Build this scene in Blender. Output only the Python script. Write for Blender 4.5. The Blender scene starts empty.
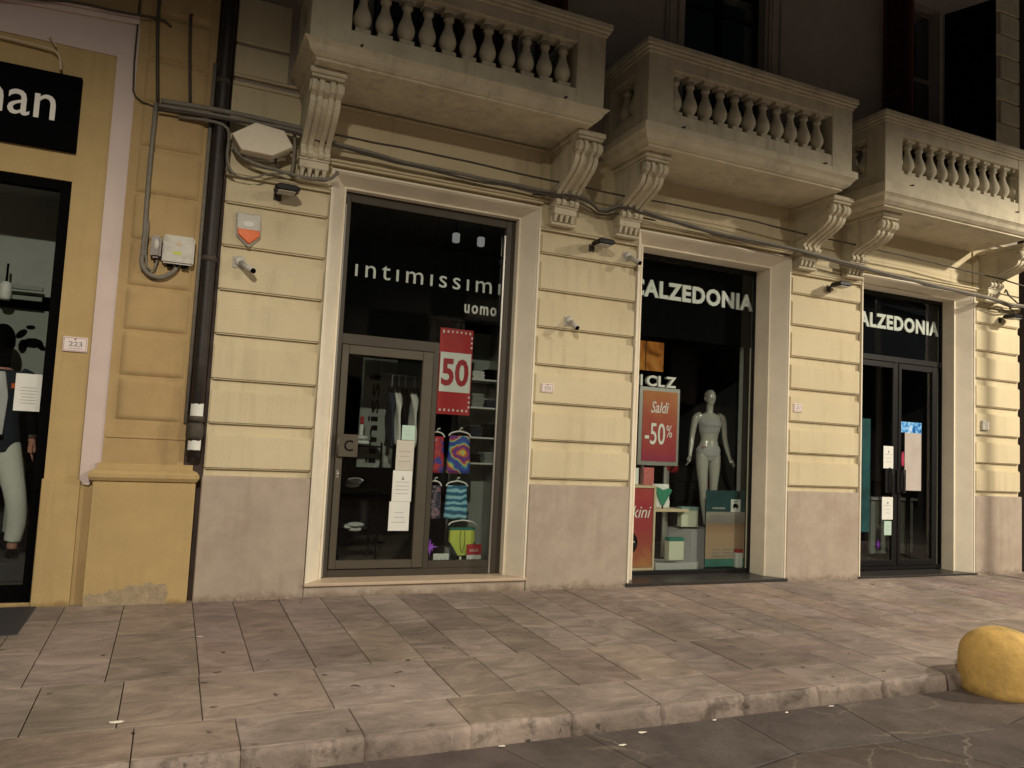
import bpy, bmesh, math, random
from mathutils import Vector, Matrix
random.seed(7)
S = bpy.context.scene
C = S.collection
R = math.radians
PI = math.pi

# ------------------------------------------------------------------ camera
cd = bpy.data.cameras.new('camera'); cam = bpy.data.objects.new('camera', cd); C.objects.link(cam)
yaw, pitch, roll = 0.41261722, 0.07852781, 0.04838117
cy_, sy_, cp_, sp_, cr_, sr_ = math.cos(yaw), math.sin(yaw), math.cos(pitch), math.sin(pitch), math.cos(roll), math.sin(roll)
f = Vector((sy_*cp_, cy_*cp_, sp_)); r = Vector((cy_, -sy_, 0)); u = r.cross(f)
r, u = cr_*r + sr_*u, -sr_*r + cr_*u
cam.matrix_world = Matrix(((r.x, u.x, -f.x, -4.7368), (r.y, u.y, -f.y, -7.6418), (r.z, u.z, -f.z, 1.55), (0, 0, 0, 1)))
cd.sensor_width = 36; cd.sensor_fit = 'HORIZONTAL'; cd.lens = 36*769.05/1024
cd.clip_start = .05; cd.clip_end = 500
S.camera = cam

# ------------------------------------------------------------------ night sky and street light
w = bpy.data.worlds.new('World'); S.world = w; w.use_nodes = True
nt = w.node_tree; bg = nt.nodes['Background']
sky = nt.nodes.new('ShaderNodeTexSky'); sky.sky_type = 'NISHITA'; sky.sun_disc = False
sky.sun_elevation = R(1.5); sky.sun_rotation = R(200)
nt.links.new(sky.outputs[0], bg.inputs[0]); bg.inputs[1].default_value = .030
S.view_settings.view_transform = 'Standard'; S.view_settings.look = 'None'
S.view_settings.exposure = 0; S.view_settings.gamma = 1; S.view_settings.use_curve_mapping = False
S.cycles.max_bounces = 8; S.cycles.transparent_max_bounces = 12
LAMP_A = ((-6.0, -9.8, 6.8), 3100, (1, .88, .69))
LAMP_B = ((9.3, -5.6, 6.9), 4300, (1, .87, .67))
LAMP_C = ((5.6, -11.5, 7.1), 3100, (1, .88, .69))

# ------------------------------------------------------------------ mesh helpers
class MB:
    def __init__(s): s.bm = bmesh.new()
    def box(s, x0, x1, y0, y1, z0, z1, b=0, seg=1):
        t = bmesh.new(); bmesh.ops.create_cube(t, size=1)
        bmesh.ops.scale(t, vec=(abs(x1-x0), abs(y1-y0), abs(z1-z0)), verts=t.verts)
        bmesh.ops.translate(t, vec=((x0+x1)/2, (y0+y1)/2, (z0+z1)/2), verts=t.verts)
        if b: bmesh.ops.bevel(t, geom=t.edges[:], offset=b, segments=seg, affect='EDGES', clamp_overlap=True)
        s.merge(t); return s
    def merge(s, t, M=None):
        if M is not None: bmesh.ops.transform(t, matrix=M, verts=t.verts)
        me = bpy.data.meshes.new('tmp'); t.to_mesh(me); t.free(); s.bm.from_mesh(me); bpy.data.meshes.remove(me)
    def prism(s, pts, d, b=0):
        """pts: list of 3D points of a planar polygon, d: extrusion vector"""
        t = bmesh.new(); d = Vector(d)
        a = [t.verts.new(p) for p in pts]; c = [t.verts.new(Vector(p)+d) for p in pts]
        t.faces.new(a); t.faces.new(c[::-1]); n = len(pts)
        for i in range(n): t.faces.new((a[i], c[i], c[(i+1) % n], a[(i+1) % n]))
        bmesh.ops.recalc_face_normals(t, faces=t.faces)
        if b: bmesh.ops.bevel(t, geom=t.edges[:], offset=b, segments=1, affect='EDGES', clamp_overlap=True)
        s.merge(t); return s
    def quad(s, *p):
        s.bm.faces.new([s.bm.verts.new(q) for q in p]); return s
    def lathe(s, prof, c=(0, 0, 0), n=16, axis='Z', cap=True):
        t = bmesh.new(); rings = []
        for rr, z in prof:
            rings.append([t.verts.new((rr*math.cos(2*PI*k/n), rr*math.sin(2*PI*k/n), z)) for k in range(n)])
        for a, b in zip(rings, rings[1:]):
            for k in range(n): t.faces.new((a[k], a[(k+1) % n], b[(k+1) % n], b[k]))
        if cap: t.faces.new(rings[0][::-1]); t.faces.new(rings[-1])
        for fc in t.faces: fc.smooth = True
        M = Matrix.Translation(c)
        if axis == 'Y': M = M @ Matrix.Rotation(R(90), 4, 'X')
        if axis == 'X': M = M @ Matrix.Rotation(R(90), 4, 'Y')
        s.merge(t, M); return s
    def tube(s, pts, rad, n=8, smooth=2, ry=None):
        pts = [Vector(p) for p in pts]
        rads = list(rad) if isinstance(rad, (list, tuple)) else [rad]*len(pts)
        for _ in range(smooth if len(pts) > 2 else 0):
            q, rq = [pts[0]], [rads[0]]
            for i in range(len(pts)-1):
                q += [pts[i]*.75+pts[i+1]*.25, pts[i]*.25+pts[i+1]*.75]; rq += [rads[i]*.75+rads[i+1]*.25, rads[i]*.25+rads[i+1]*.75]
            pts, rads = q+[pts[-1]], rq+[rads[-1]]
        t = bmesh.new(); rings = []; up = None
        for i, p in enumerate(pts):
            d = (pts[min(i+1, len(pts)-1)]-pts[max(i-1, 0)]).normalized()
            if up is None: up = Vector((0, 1, 0)) if abs(d.y) < .9 else Vector((1, 0, 0))
            a = (up - d*up.dot(d)).normalized(); b = d.cross(a); up = a
            k2 = ry if ry else 1
            rings.append([t.verts.new(p + a*rads[i]*k2*math.cos(2*PI*k/n) + b*rads[i]*math.sin(2*PI*k/n)) for k in range(n)])
        for a, b in zip(rings, rings[1:]):
            for k in range(n): t.faces.new((a[k], a[(k+1) % n], b[(k+1) % n], b[k]))
        t.faces.new(rings[0][::-1]); t.faces.new(rings[-1])
        for fc in t.faces: fc.smooth = True
        bmesh.ops.recalc_face_normals(t, faces=t.faces)
        s.merge(t); return s
    def rings(s, rr, smooth=True):
        """closed loft through a list of rings (lists of points)"""
        t = bmesh.new(); V = [[t.verts.new(p) for p in q] for q in rr]
        n = len(rr[0])
        for a, b in zip(V, V[1:]):
            for k in range(n): t.faces.new((a[k], a[(k+1) % n], b[(k+1) % n], b[k]))
        t.faces.new(V[0][::-1]); t.faces.new(V[-1])
        bmesh.ops.recalc_face_normals(t, faces=t.faces)
        for fc in t.faces: fc.smooth = smooth
        s.merge(t); return s
    def ell(s, c, rx, ry, rz, n=16, M=None):
        t = bmesh.new(); bmesh.ops.create_uvsphere(t, u_segments=n, v_segments=n//2+2, radius=1)
        bmesh.ops.scale(t, vec=(rx, ry, rz), verts=t.verts)
        for fc in t.faces: fc.smooth = True
        s.merge(t, Matrix.Translation(c) @ (M or Matrix())); return s

def world_of(o):
    b = Matrix.Translation(o.location) @ o.rotation_euler.to_matrix().to_4x4()
    return world_of(o.parent) @ o.matrix_parent_inverse @ b if o.parent else b
def obj(name, mb, m, parent=None):
    me = bpy.data.meshes.new(name)
    if isinstance(mb, MB): mb.bm.to_mesh(me); mb.bm.free()
    else: me = mb
    me.materials.clear(); me.materials.append(m)
    o = bpy.data.objects.new(name, me); C.objects.link(o)
    if parent is not None:
        o.parent = parent
        o.matrix_parent_inverse = world_of(parent).inverted() if not parent.get('local') else Matrix()
    return o
def tag(o, label, cat, group=None):
    o['label'] = label; o['category'] = cat
    if group: o['group'] = group
    return o
def thing(name, label, cat, loc=(0, 0, 0), rz=0, group=None, local=False):
    o = bpy.data.objects.new(name, None); C.objects.link(o); o.empty_display_size = .1
    o.location = loc; o.rotation_euler = (0, 0, rz)
    if local: o['local'] = 1
    return tag(o, label, cat, group)
def copy_tree(o, parent=None):
    c = o.copy(); C.objects.link(c)
    if parent: c.parent = parent
    for ch in list(o.children): copy_tree(ch, c)
    return c

def text_mesh(txt, x0, x1, z0, z1, y, bold=0, depth=.004, rot=0, shear=0, sp=1):
    """lettering in the XZ plane facing -Y, fitted to the box x0..x1, z0..z1"""
    cu = bpy.data.curves.new('t', 'FONT'); cu.body = txt; cu.extrude = .01; cu.offset = bold; cu.resolution_u = 3; cu.shear = shear; cu.space_character = sp
    o = bpy.data.objects.new('t', cu); C.objects.link(o)
    dg = bpy.context.evaluated_depsgraph_get(); me = bpy.data.meshes.new_from_object(o.evaluated_get(dg))
    bpy.data.objects.remove(o); bpy.data.curves.remove(cu)
    if rot: me.transform(Matrix.Rotation(rot, 4, 'Z'))
    xs = [v.co.x for v in me.vertices]; ys = [v.co.y for v in me.vertices]
    ax, bx, ay, by = min(xs), max(xs), min(ys), max(ys)
    sx = (x1-x0)/(bx-ax); sz = (z1-z0)/(by-ay)
    for v in me.vertices:
        X, Y, Z = v.co
        v.co = ((X-ax)*sx+x0, y - depth*(Z > 0), (Y-ay)*sz+z0)
    mb = MB(); mb.bm.from_mesh(me); bpy.data.meshes.remove(me)
    return mb

# ------------------------------------------------------------------ materials
def mat(name, col, rough=.8, metal=0, var=.12, scale=6, bump=.0, bscale=60, spec=.5, dirt=None, dscale=1.5, dlo=.5, dhi=.7, emit=None, es=1, coat=0, streak=0, foot=None):
    m = bpy.data.materials.new(name); m.use_nodes = True; n = m.node_tree; L = n.links
    P = n.nodes['Principled BSDF']; P.inputs['Roughness'].default_value = rough; P.inputs['Metallic'].default_value = metal
    P.inputs['Specular IOR Level'].default_value = spec; P.inputs['Coat Weight'].default_value = coat
    g = n.nodes.new('ShaderNodeNewGeometry')
    no = n.nodes.new('ShaderNodeTexNoise'); no.inputs['Scale'].default_value = scale; no.inputs['Detail'].default_value = 6; no.inputs['Roughness'].default_value = .6
    L.new(g.outputs['Position'], no.inputs['Vector'])
    mr = n.nodes.new('ShaderNodeMapRange'); mr.inputs[1].default_value = .3; mr.inputs[2].default_value = .7
    mr.inputs[3].default_value = 1-var; mr.inputs[4].default_value = 1+var; L.new(no.outputs[0], mr.inputs[0])
    vm = n.nodes.new('ShaderNodeVectorMath'); vm.operation = 'SCALE'; vm.inputs[0].default_value = col[:3]; L.new(mr.outputs[0], vm.inputs['Scale'])
    out = vm.outputs[0]
    if dirt:
        n2 = n.nodes.new('ShaderNodeTexNoise'); n2.inputs['Scale'].default_value = dscale; n2.inputs['Detail'].default_value = 8; n2.inputs['Roughness'].default_value = .65
        L.new(g.outputs['Position'], n2.inputs['Vector'])
        r2 = n.nodes.new('ShaderNodeMapRange'); r2.inputs[1].default_value = dlo; r2.inputs[2].default_value = dhi; L.new(n2.outputs[0], r2.inputs[0])
        mx = n.nodes.new('ShaderNodeMix'); mx.data_type = 'RGBA'; L.new(r2.outputs[0], mx.inputs[0]); L.new(out, mx.inputs[6]); mx.inputs[7].default_value = (*dirt, 1); out = mx.outputs[2]
    if streak:   # rain streaks: noise drawn out downwards
        mp = n.nodes.new('ShaderNodeMapping'); mp.inputs['Scale'].default_value = (11, 11, .7); L.new(g.outputs['Position'], mp.inputs[0])
        n6 = n.nodes.new('ShaderNodeTexNoise'); n6.inputs['Scale'].default_value = 1; n6.inputs['Detail'].default_value = 5; L.new(mp.outputs[0], n6.inputs[0])
        n7 = n.nodes.new('ShaderNodeTexNoise'); n7.inputs['Scale'].default_value = 1.3; n7.inputs['Detail'].default_value = 3; L.new(g.outputs['Position'], n7.inputs[0])
        a6 = n.nodes.new('ShaderNodeMapRange'); a6.inputs[1].default_value = .5; a6.inputs[2].default_value = .72; a6.inputs[4].default_value = streak; L.new(n6.outputs[0], a6.inputs[0])
        a7 = n.nodes.new('ShaderNodeMapRange'); a7.inputs[1].default_value = .42; a7.inputs[2].default_value = .6; L.new(n7.outputs[0], a7.inputs[0])
        m6 = n.nodes.new('ShaderNodeMath'); m6.operation = 'MULTIPLY'; L.new(a6.outputs[0], m6.inputs[0]); L.new(a7.outputs[0], m6.inputs[1])
        x6 = n.nodes.new('ShaderNodeMix'); x6.data_type = 'RGBA'; L.new(m6.outputs[0], x6.inputs[0]); L.new(out, x6.inputs[6]); x6.inputs[7].default_value = (col[0]*.45, col[1]*.43, col[2]*.42, 1); out = x6.outputs[2]
    if foot is not None:   # splashed dirt with a ragged edge, foot = (floor level, height)
        sx = n.nodes.new('ShaderNodeSeparateXYZ'); L.new(g.outputs['Position'], sx.inputs[0])
        n8 = n.nodes.new('ShaderNodeTexNoise'); n8.inputs['Scale'].default_value = 7; n8.inputs['Detail'].default_value = 7; n8.inputs['Roughness'].default_value = .7; L.new(g.outputs['Position'], n8.inputs[0])
        m8 = n.nodes.new('ShaderNodeMath'); m8.operation = 'MULTIPLY_ADD'; m8.inputs[1].default_value = -foot[1]*4; L.new(n8.outputs[0], m8.inputs[0]); L.new(sx.outputs[2], m8.inputs[2])
        r8 = n.nodes.new('ShaderNodeMapRange'); r8.inputs[1].default_value = foot[0]-foot[1]*2.2; r8.inputs[2].default_value = foot[0]-foot[1]*.9; r8.inputs[3].default_value = .75; r8.inputs[4].default_value = 0; L.new(m8.outputs[0], r8.inputs[0])
        x8 = n.nodes.new('ShaderNodeMix'); x8.data_type = 'RGBA'; L.new(r8.outputs[0], x8.inputs[0]); L.new(out, x8.inputs[6]); x8.inputs[7].default_value = (col[0]*.42, col[1]*.38, col[2]*.33, 1); out = x8.outputs[2]
    L.new(out, P.inputs['Base Color'])
    if bump:
        n3 = n.nodes.new('ShaderNodeTexNoise'); n3.inputs['Scale'].default_value = bscale; n3.inputs['Detail'].default_value = 5
        L.new(g.outputs['Position'], n3.inputs['Vector'])
        b = n.nodes.new('ShaderNodeBump'); b.inputs['Strength'].default_value = bump; b.inputs['Distance'].default_value = .01
        L.new(n3.outputs[0], b.inputs['Height']); L.new(b.outputs[0], P.inputs['Normal'])
    if emit: P.inputs['Emission Color'].default_value = (*emit, 1); P.inputs['Emission Strength'].default_value = es
    return m
M = {}
M['cream'] = mat('cream_plaster', (.62, .545, .375), .85, var=.07, scale=2.2, bump=.25, bscale=45, dirt=(.48, .41, .27), dscale=1.1, dlo=.46, dhi=.78, streak=.3)
M['white'] = mat('off_white_stucco', (.78, .72, .60), .8, var=.06, scale=3, bump=.15, bscale=60, dirt=(.64, .58, .48), dscale=1.6, dlo=.5, dhi=.8)
M['stone'] = mat('balcony_stucco', (.62, .57, .44), .85, var=.08, scale=5, bump=.3, bscale=40, dirt=(.43, .39, .30), dscale=2.2, dlo=.5, dhi=.75, streak=.5)
M['plinth'] = mat('pink_grey_plinth', (.42, .355, .30), .9, var=.09, scale=5, bump=.35, bscale=90, dirt=(.35, .28, .235), dscale=1.8, dlo=.46, dhi=.7, streak=.3, foot=(0, .06))
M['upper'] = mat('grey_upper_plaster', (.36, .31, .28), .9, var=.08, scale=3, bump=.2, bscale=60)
M['yellow'] = mat('ochre_plaster', (.47, .345, .165), .88, var=.08, scale=2.5, bump=.25, bscale=50, dirt=(.42, .30, .14), dscale=1.4, dlo=.5, dhi=.78, streak=.25, foot=(0, .04))
M['ochre2'] = mat('ochre_pilaster_plaster', (.44, .315, .155), .88, var=.08, scale=3, bump=.25, bscale=50, dirt=(.38, .26, .13), dscale=1.8, dlo=.5, dhi=.78, streak=.35)
M['strip'] = mat('pinkish_white_band', (.62, .52, .50), .85, var=.05, scale=3, bump=.2)
M['bare'] = mat('bare_mortar', (.36, .29, .2), .95, var=.2, scale=14, bump=.8, bscale=50)
M['marble'] = mat('cream_marble', (.55, .44, .34), .45, var=.08, scale=5)
M['black_stone'] = mat('black_granite', (.03, .028, .028), .35, var=.3, scale=60)
M['bronze'] = mat('brown_bronze_metal', (.078, .067, .050), .5, metal=.1, var=.08, scale=8)
M['steel'] = mat('steel', (.45, .44, .42), .35, metal=.8, var=.04)
M['dframe'] = mat('dark_grey_metal', (.007, .0065, .008), .5, metal=.1, spec=.3, var=.1)
M['black'] = mat('matt_black', (.003, .003, .0035), .8, var=.1, spec=.02)
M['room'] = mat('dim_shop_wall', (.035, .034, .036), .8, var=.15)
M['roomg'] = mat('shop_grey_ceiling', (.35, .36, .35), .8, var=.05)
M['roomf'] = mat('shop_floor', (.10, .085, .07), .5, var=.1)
M['letter'] = mat('white_letters', (.75, .74, .72), .5, var=.02)
M['shutter'] = mat('oxblood_shutter', (.08, .018, .016), .6, var=.15)
M['dshutter'] = mat('dark_brown_shutter', (.006, .004, .004), .9, var=.15, spec=.1)
M['greywood'] = mat('grey_painted_wood', (.17, .15, .14), .6, var=.1)
M['pipe'] = mat('dark_brown_pipe', (.018, .013, .013), .55, var=.35, scale=12, bump=.3)
M['gap'] = mat('dark_brown_gap', (.05, .035, .03), .9, var=.3)  # dark brown for the joint between the buildings and the ground sheet
M['cable'] = mat('grey_cable', (.19, .175, .15), .7, var=.2, scale=20)
M['cabled'] = mat('dark_cable', (.06, .05, .04), .7, var=.2, scale=20)
M['plastic'] = mat('pale_grey_plastic', (.50, .49, .45), .5, var=.08, scale=12, dirt=(.3, .28, .24), dscale=8)
M['dplastic'] = mat('brown_plastic', (.06, .03, .024), .35, var=.1)
M['orange'] = mat('orange_lens', (.75, .15, .03), .3, var=.1)
M['paper'] = mat('white_paper', (.72, .74, .72), .8, var=.03)
M['paperg'] = mat('pale_green_paper', (.45, .62, .56), .8, var=.03)
M['paperc'] = mat('buff_paper', (.55, .53, .48), .8, var=.03)
M['ink'] = mat('grey_print', (.22, .23, .24), .8, var=.05)
M['red'] = mat('red_print', (.42, .012, .02), .6, var=.04)
M['dred'] = mat('dark_red_print', (.36, .01, .02), .6, var=.04)
M['pink'] = mat('pale_pink_ceramic', (.76, .68, .68), .35, var=.03)
M['pinkline'] = mat('dusty_red_glaze', (.36, .17, .17), .4, var=.03)
M['mann'] = mat('silver_grey_gloss', (.52, .515, .47), .22, metal=.15, var=.03, coat=.4)
M['greycloth'] = mat('pale_grey_swim_fabric', (.44, .45, .46), .8, var=.05, bump=.3, bscale=300)
M['greybox'] = mat('grey_laminate', (.40, .40, .41), .6, var=.03)
M['wood'] = mat('light_wood', (.58, .47, .32), .6, var=.06, scale=12)
M['green'] = mat('green_fabric', (.03, .22, .13), .7, var=.08)
M['teal'] = mat('dark_teal_print', (.012, .06, .07), .6, var=.25, scale=9)
M['teal2'] = mat('teal_print', (.02, .17, .13), .6, var=.25, scale=9)
M['lime'] = mat('lime_fabric', (.55, .62, .10), .7, var=.05)
M['skin'] = mat('skin_tone', (.50, .24, .18), .6, var=.05)
M['navy'] = mat('navy_wool', (.014, .018, .035), .8, var=.15, bump=.3, bscale=300)
M['shirt'] = mat('white_shirt', (.62, .62, .64), .8, var=.04)
M['trouser'] = mat('pale_trousers', (.70, .70, .66), .85, var=.05, scale=14)
M['panelg'] = mat('pale_grey_panel', (.26, .28, .26), .8, var=.05)
M['purple'] = mat('violet_plastic', (.30, .06, .50), .4, var=.1, emit=(.35, .08, .6), es=.12)
M['matt'] = mat('rubber_mat', (.03, .03, .038), .7, var=.3, scale=40, bump=.6, bscale=80)
M['litter'] = mat('white_litter', (.78, .74, .66), .8, var=.05)

def glass():
    m = bpy.data.materials.new('shop_glass'); m.use_nodes = True; n = m.node_tree; L = n.links; n.nodes.remove(n.nodes['Principled BSDF'])
    t = n.nodes.new('ShaderNodeBsdfTransparent'); t.inputs[0].default_value = (.90, .93, .92, 1)
    g = n.nodes.new('ShaderNodeBsdfGlossy'); g.inputs['Roughness'].default_value = .03
    fr = n.nodes.new('ShaderNodeFresnel'); fr.inputs[0].default_value = 1.5
    ge = n.nodes.new('ShaderNodeNewGeometry'); bf = n.nodes.new('ShaderNodeMath'); bf.operation = 'SUBTRACT'; bf.inputs[0].default_value = 1; L.new(ge.outputs['Backfacing'], bf.inputs[1])
    ml = n.nodes.new('ShaderNodeMath'); ml.operation = 'MULTIPLY'; L.new(fr.outputs[0], ml.inputs[0]); L.new(bf.outputs[0], ml.inputs[1])
    mx = n.nodes.new('ShaderNodeMixShader'); L.new(ml.outputs[0], mx.inputs[0]); L.new(t.outputs[0], mx.inputs[1]); L.new(g.outputs[0], mx.inputs[2])
    L.new(mx.outputs[0], n.nodes['Material Output'].inputs[0]); return m
M['glass'] = glass()

def ramp_mat(name, kind, stops, scale=4, rough=.6, loc=(0, 0, 0), detail=3, distort=1):
    """a printed or dyed colour pattern"""
    m = bpy.data.materials.new(name); m.use_nodes = True; n = m.node_tree; L = n.links; P = n.nodes['Principled BSDF']; P.inputs['Roughness'].default_value = rough
    g = n.nodes.new('ShaderNodeNewGeometry'); v = n.nodes.new('ShaderNodeVectorMath'); v.operation = 'SUBTRACT'; v.inputs[1].default_value = loc; L.new(g.outputs['Position'], v.inputs[0])
    cr = n.nodes.new('ShaderNodeValToRGB')
    if kind == 'noise':
        t = n.nodes.new('ShaderNodeTexNoise'); t.inputs['Scale'].default_value = scale; t.inputs['Detail'].default_value = detail; t.inputs['Distortion'].default_value = distort
        L.new(v.outputs[0], t.inputs['Vector']); o = t.outputs[0]
    elif kind in ('bands', 'rings'):
        t = n.nodes.new('ShaderNodeTexWave'); t.wave_type = kind.upper(); t.inputs['Scale'].default_value = scale; t.inputs['Distortion'].default_value = distort*2; t.inputs['Detail'].default_value = detail
        t.inputs['Detail Scale'].default_value = 2
        if kind == 'bands': t.bands_direction = 'Z'
        else: t.rings_direction = 'Y'
        L.new(v.outputs[0], t.inputs['Vector']); o = t.outputs['Fac']
    elif kind == 'grad':   # vertical printed gradient, loc.z = bottom, scale = 1/height, with noise
        s = n.nodes.new('ShaderNodeSeparateXYZ'); L.new(v.outputs[0], s.inputs[0])
        a = n.nodes.new('ShaderNodeMath'); a.operation = 'MULTIPLY'; a.inputs[1].default_value = scale; L.new(s.outputs[2], a.inputs[0])
        t = n.nodes.new('ShaderNodeTexNoise'); t.inputs['Scale'].default_value = 5; t.inputs['Detail'].default_value = detail; L.new(v.outputs[0], t.inputs['Vector'])
        b = n.nodes.new('ShaderNodeMath'); b.operation = 'MULTIPLY_ADD'; b.inputs[1].default_value = .5*distort; L.new(t.outputs[0], b.inputs[0])
        L.new(a.outputs[0], b.inputs[2]); c = n.nodes.new('ShaderNodeMath'); c.operation = 'SUBTRACT'; c.inputs[1].default_value = .25*distort; L.new(b.outputs[0], c.inputs[0]); o = c.outputs[0]
    L.new(o, cr.inputs[0]); e = cr.color_ramp.elements
    while len(e) < len(stops): e.new(.5)
    for k, (p, c) in enumerate(stops): e[k].position = p; e[k].color = (*c, 1)
    L.new(cr.outputs[0], P.inputs['Base Color']); return m
M['saldi'] = ramp_mat('orange_to_crimson_print', 'grad', [(0, (.26, .01, .05)), (.2, (.32, .02, .03)), (.55, (.36, .05, .025)), (1, (.46, .18, .04))], 1.0, loc=(0, 0, 1.38))
M['bikini'] = ramp_mat('red_beach_print', 'grad', [(0, (.42, .17, .05)), (.3, (.32, .05, .03)), (.7, (.34, .015, .03)), (1, (.38, .04, .04))], 1.0, loc=(0, 0, .08), distort=1.4)
M['beach'] = ramp_mat('sandy_beach_print', 'grad', [(0, (.42, .30, .20)), (.45, (.45, .30, .18)), (.62, (.33, .2, .12)), (.68, (.22, .2, .18)), (.85, (.34, .31, .27)), (1, (.2, .2, .2))], 1.0/.68, loc=(0, 0, .2), distort=.35)
M['tiedye'] = ramp_mat('tie_dye_fabric', 'rings', [(0, (.04, .05, .35)), (.25, (.03, .12, .35)), (.45, (.10, .4, .4)), (.6, (.65, .55, .06)), (.75, (.6, .1, .04)), (1, (.12, .03, .25))], 1.9, loc=(-1.74, .5, 1.40), distort=3.5)
M['redblue'] = ramp_mat('red_blue_print_fabric', 'noise', [(.36, (.04, .05, .3)), (.46, (.05, .06, .35)), (.5, (.45, .03, .04)), (.62, (.5, .04, .05)), (.7, (.3, .3, .35))], 9)
M['bluestripe'] = ramp_mat('blue_wave_stripe_fabric', 'bands', [(.2, (.02, .1, .2)), (.45, (.05, .3, .48)), (.8, (.3, .55, .65))], 4.5, distort=1.5)
M['patch'] = ramp_mat('dark_patterned_fabric', 'noise', [(.38, (.02, .02, .04)), (.5, (.05, .05, .09)), (.58, (.25, .2, .25)), (.66, (.35, .08, .1))], 22)
M['amber'] = ramp_mat('amber_photo_print', 'noise', [(.3, (.12, .035, .008)), (.5, (.50, .17, .03)), (.7, (.65, .28, .06))], 3.5)
M['amber'].node_tree.nodes['Principled BSDF'].inputs['Emission Strength'].default_value = .0

def pave_mat(kerb=False):
    m = bpy.data.materials.new('kerb_stone' if kerb else 'sandstone_paving'); m.use_nodes = True; n = m.node_tree; L = n.links; P = n.nodes['Principled BSDF']
    g = n.nodes.new('ShaderNodeNewGeometry'); at = n.nodes.new('ShaderNodeAttribute'); at.attribute_name = 'tint'
    ang = n.nodes.new('ShaderNodeMapping'); ang.inputs['Scale'].default_value = (1, 1.9, 1); ang.inputs['Rotation'].default_value = (0, 0, .5)
    add = n.nodes.new('ShaderNodeVectorMath'); add.operation = 'MULTIPLY_ADD'; add.inputs[1].default_value = (9, 13, 5); L.new(at.outputs['Color'], add.inputs[0]); L.new(g.outputs['Position'], add.inputs[2])
    L.new(add.outputs[0], ang.inputs[0])
    n1 = n.nodes.new('ShaderNodeTexNoise'); n1.inputs['Scale'].default_value = 2.2; n1.inputs['Detail'].default_value = 9; n1.inputs['Roughness'].default_value = .62; n1.inputs['Distortion'].default_value = 1.6; L.new(ang.outputs[0], n1.inputs[0])
    cr = n.nodes.new('ShaderNodeValToRGB'); e = cr.color_ramp.elements; e.new(.5)
    for k, (p, c) in enumerate([(.3, (.185, .15, .135)), (.5, (.27, .222, .20)), (.72, (.38, .315, .285))]): e[k].position = p; e[k].color = (*c, 1)
    L.new(n1.outputs[0], cr.inputs[0])
    mul = n.nodes.new('ShaderNodeMix'); mul.data_type = 'RGBA'; mul.blend_type = 'MULTIPLY'; mul.inputs[0].default_value = 1; L.new(cr.outputs[0], mul.inputs[6]); L.new(at.outputs['Color'], mul.inputs[7])
    # broad worn light zones and dark trodden gum spots
    n2 = n.nodes.new('ShaderNodeTexNoise'); n2.inputs['Scale'].default_value = .9; n2.inputs['Detail'].default_value = 6; L.new(g.outputs['Position'], n2.inputs[0])
    r2 = n.nodes.new('ShaderNodeMapRange'); r2.inputs[1].default_value = .35; r2.inputs[2].default_value = .65; r2.inputs[3].default_value = .74; r2.inputs[4].default_value = 1.2; L.new(n2.outputs[0], r2.inputs[0])
    sc = n.nodes.new('ShaderNodeVectorMath'); sc.operation = 'SCALE'; L.new(mul.outputs[2], sc.inputs[0]); L.new(r2.outputs[0], sc.inputs['Scale'])
    vo = n.nodes.new('ShaderNodeTexVoronoi'); vo.inputs['Scale'].default_value = 5.2; vo.inputs['Randomness'].default_value = 1
    nd = n.nodes.new('ShaderNodeTexNoise'); nd.inputs['Scale'].default_value = 14; L.new(g.outputs['Position'], nd.inputs[0])
    pv = n.nodes.new('ShaderNodeVectorMath'); pv.operation = 'MULTIPLY_ADD'; pv.inputs[1].default_value = (.12, .12, 0); L.new(nd.outputs[1], pv.inputs[0]); L.new(g.outputs['Position'], pv.inputs[2]); L.new(pv.outputs[0], vo.inputs[0])
    sp = n.nodes.new('ShaderNodeMapRange'); sp.inputs[1].default_value = .07; sp.inputs[2].default_value = .13; sp.inputs[3].default_value = .22; sp.inputs[4].default_value = 1; L.new(vo.outputs[0], sp.inputs[0])
    nk = n.nodes.new('ShaderNodeTexNoise'); nk.inputs['Scale'].default_value = 1.9; nk.inputs['Detail'].default_value = 3; L.new(g.outputs['Position'], nk.inputs[0])
    rk = n.nodes.new('ShaderNodeMapRange'); rk.inputs[1].default_value = .46; rk.inputs[2].default_value = .54; rk.inputs[3].default_value = 1; rk.inputs[4].default_value = 0; L.new(nk.outputs[0], rk.inputs[0])
    mk = n.nodes.new('ShaderNodeMath'); mk.operation = 'MAXIMUM'; L.new(sp.outputs[0], mk.inputs[0]); L.new(rk.outputs[0], mk.inputs[1]); sp = mk
    s2 = n.nodes.new('ShaderNodeVectorMath'); s2.operation = 'SCALE'; L.new(sc.outputs[0], s2.inputs[0]); L.new(sp.outputs[0], s2.inputs['Scale'])
    if kerb:
        L.remove(mul.inputs[7].links[0]); mul.inputs[7].default_value = (.95, .93, .91, 1)
        n5 = n.nodes.new('ShaderNodeTexNoise'); n5.inputs['Scale'].default_value = 5; n5.inputs['Detail'].default_value = 7; n5.inputs['Roughness'].default_value = .7; L.new(g.outputs['Position'], n5.inputs[0])
        r5 = n.nodes.new('ShaderNodeMapRange'); r5.inputs[1].default_value = .53; r5.inputs[2].default_value = .64; r5.inputs[4].default_value = .75; L.new(n5.outputs[0], r5.inputs[0])
        m5 = n.nodes.new('ShaderNodeMix'); m5.data_type = 'RGBA'; L.new(r5.outputs[0], m5.inputs[0]); L.new(s2.outputs[0], m5.inputs[6]); m5.inputs[7].default_value = (.07, .055, .045, 1); L.new(m5.outputs[2], P.inputs['Base Color'])
    else: L.new(s2.outputs[0], P.inputs['Base Color'])
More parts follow.
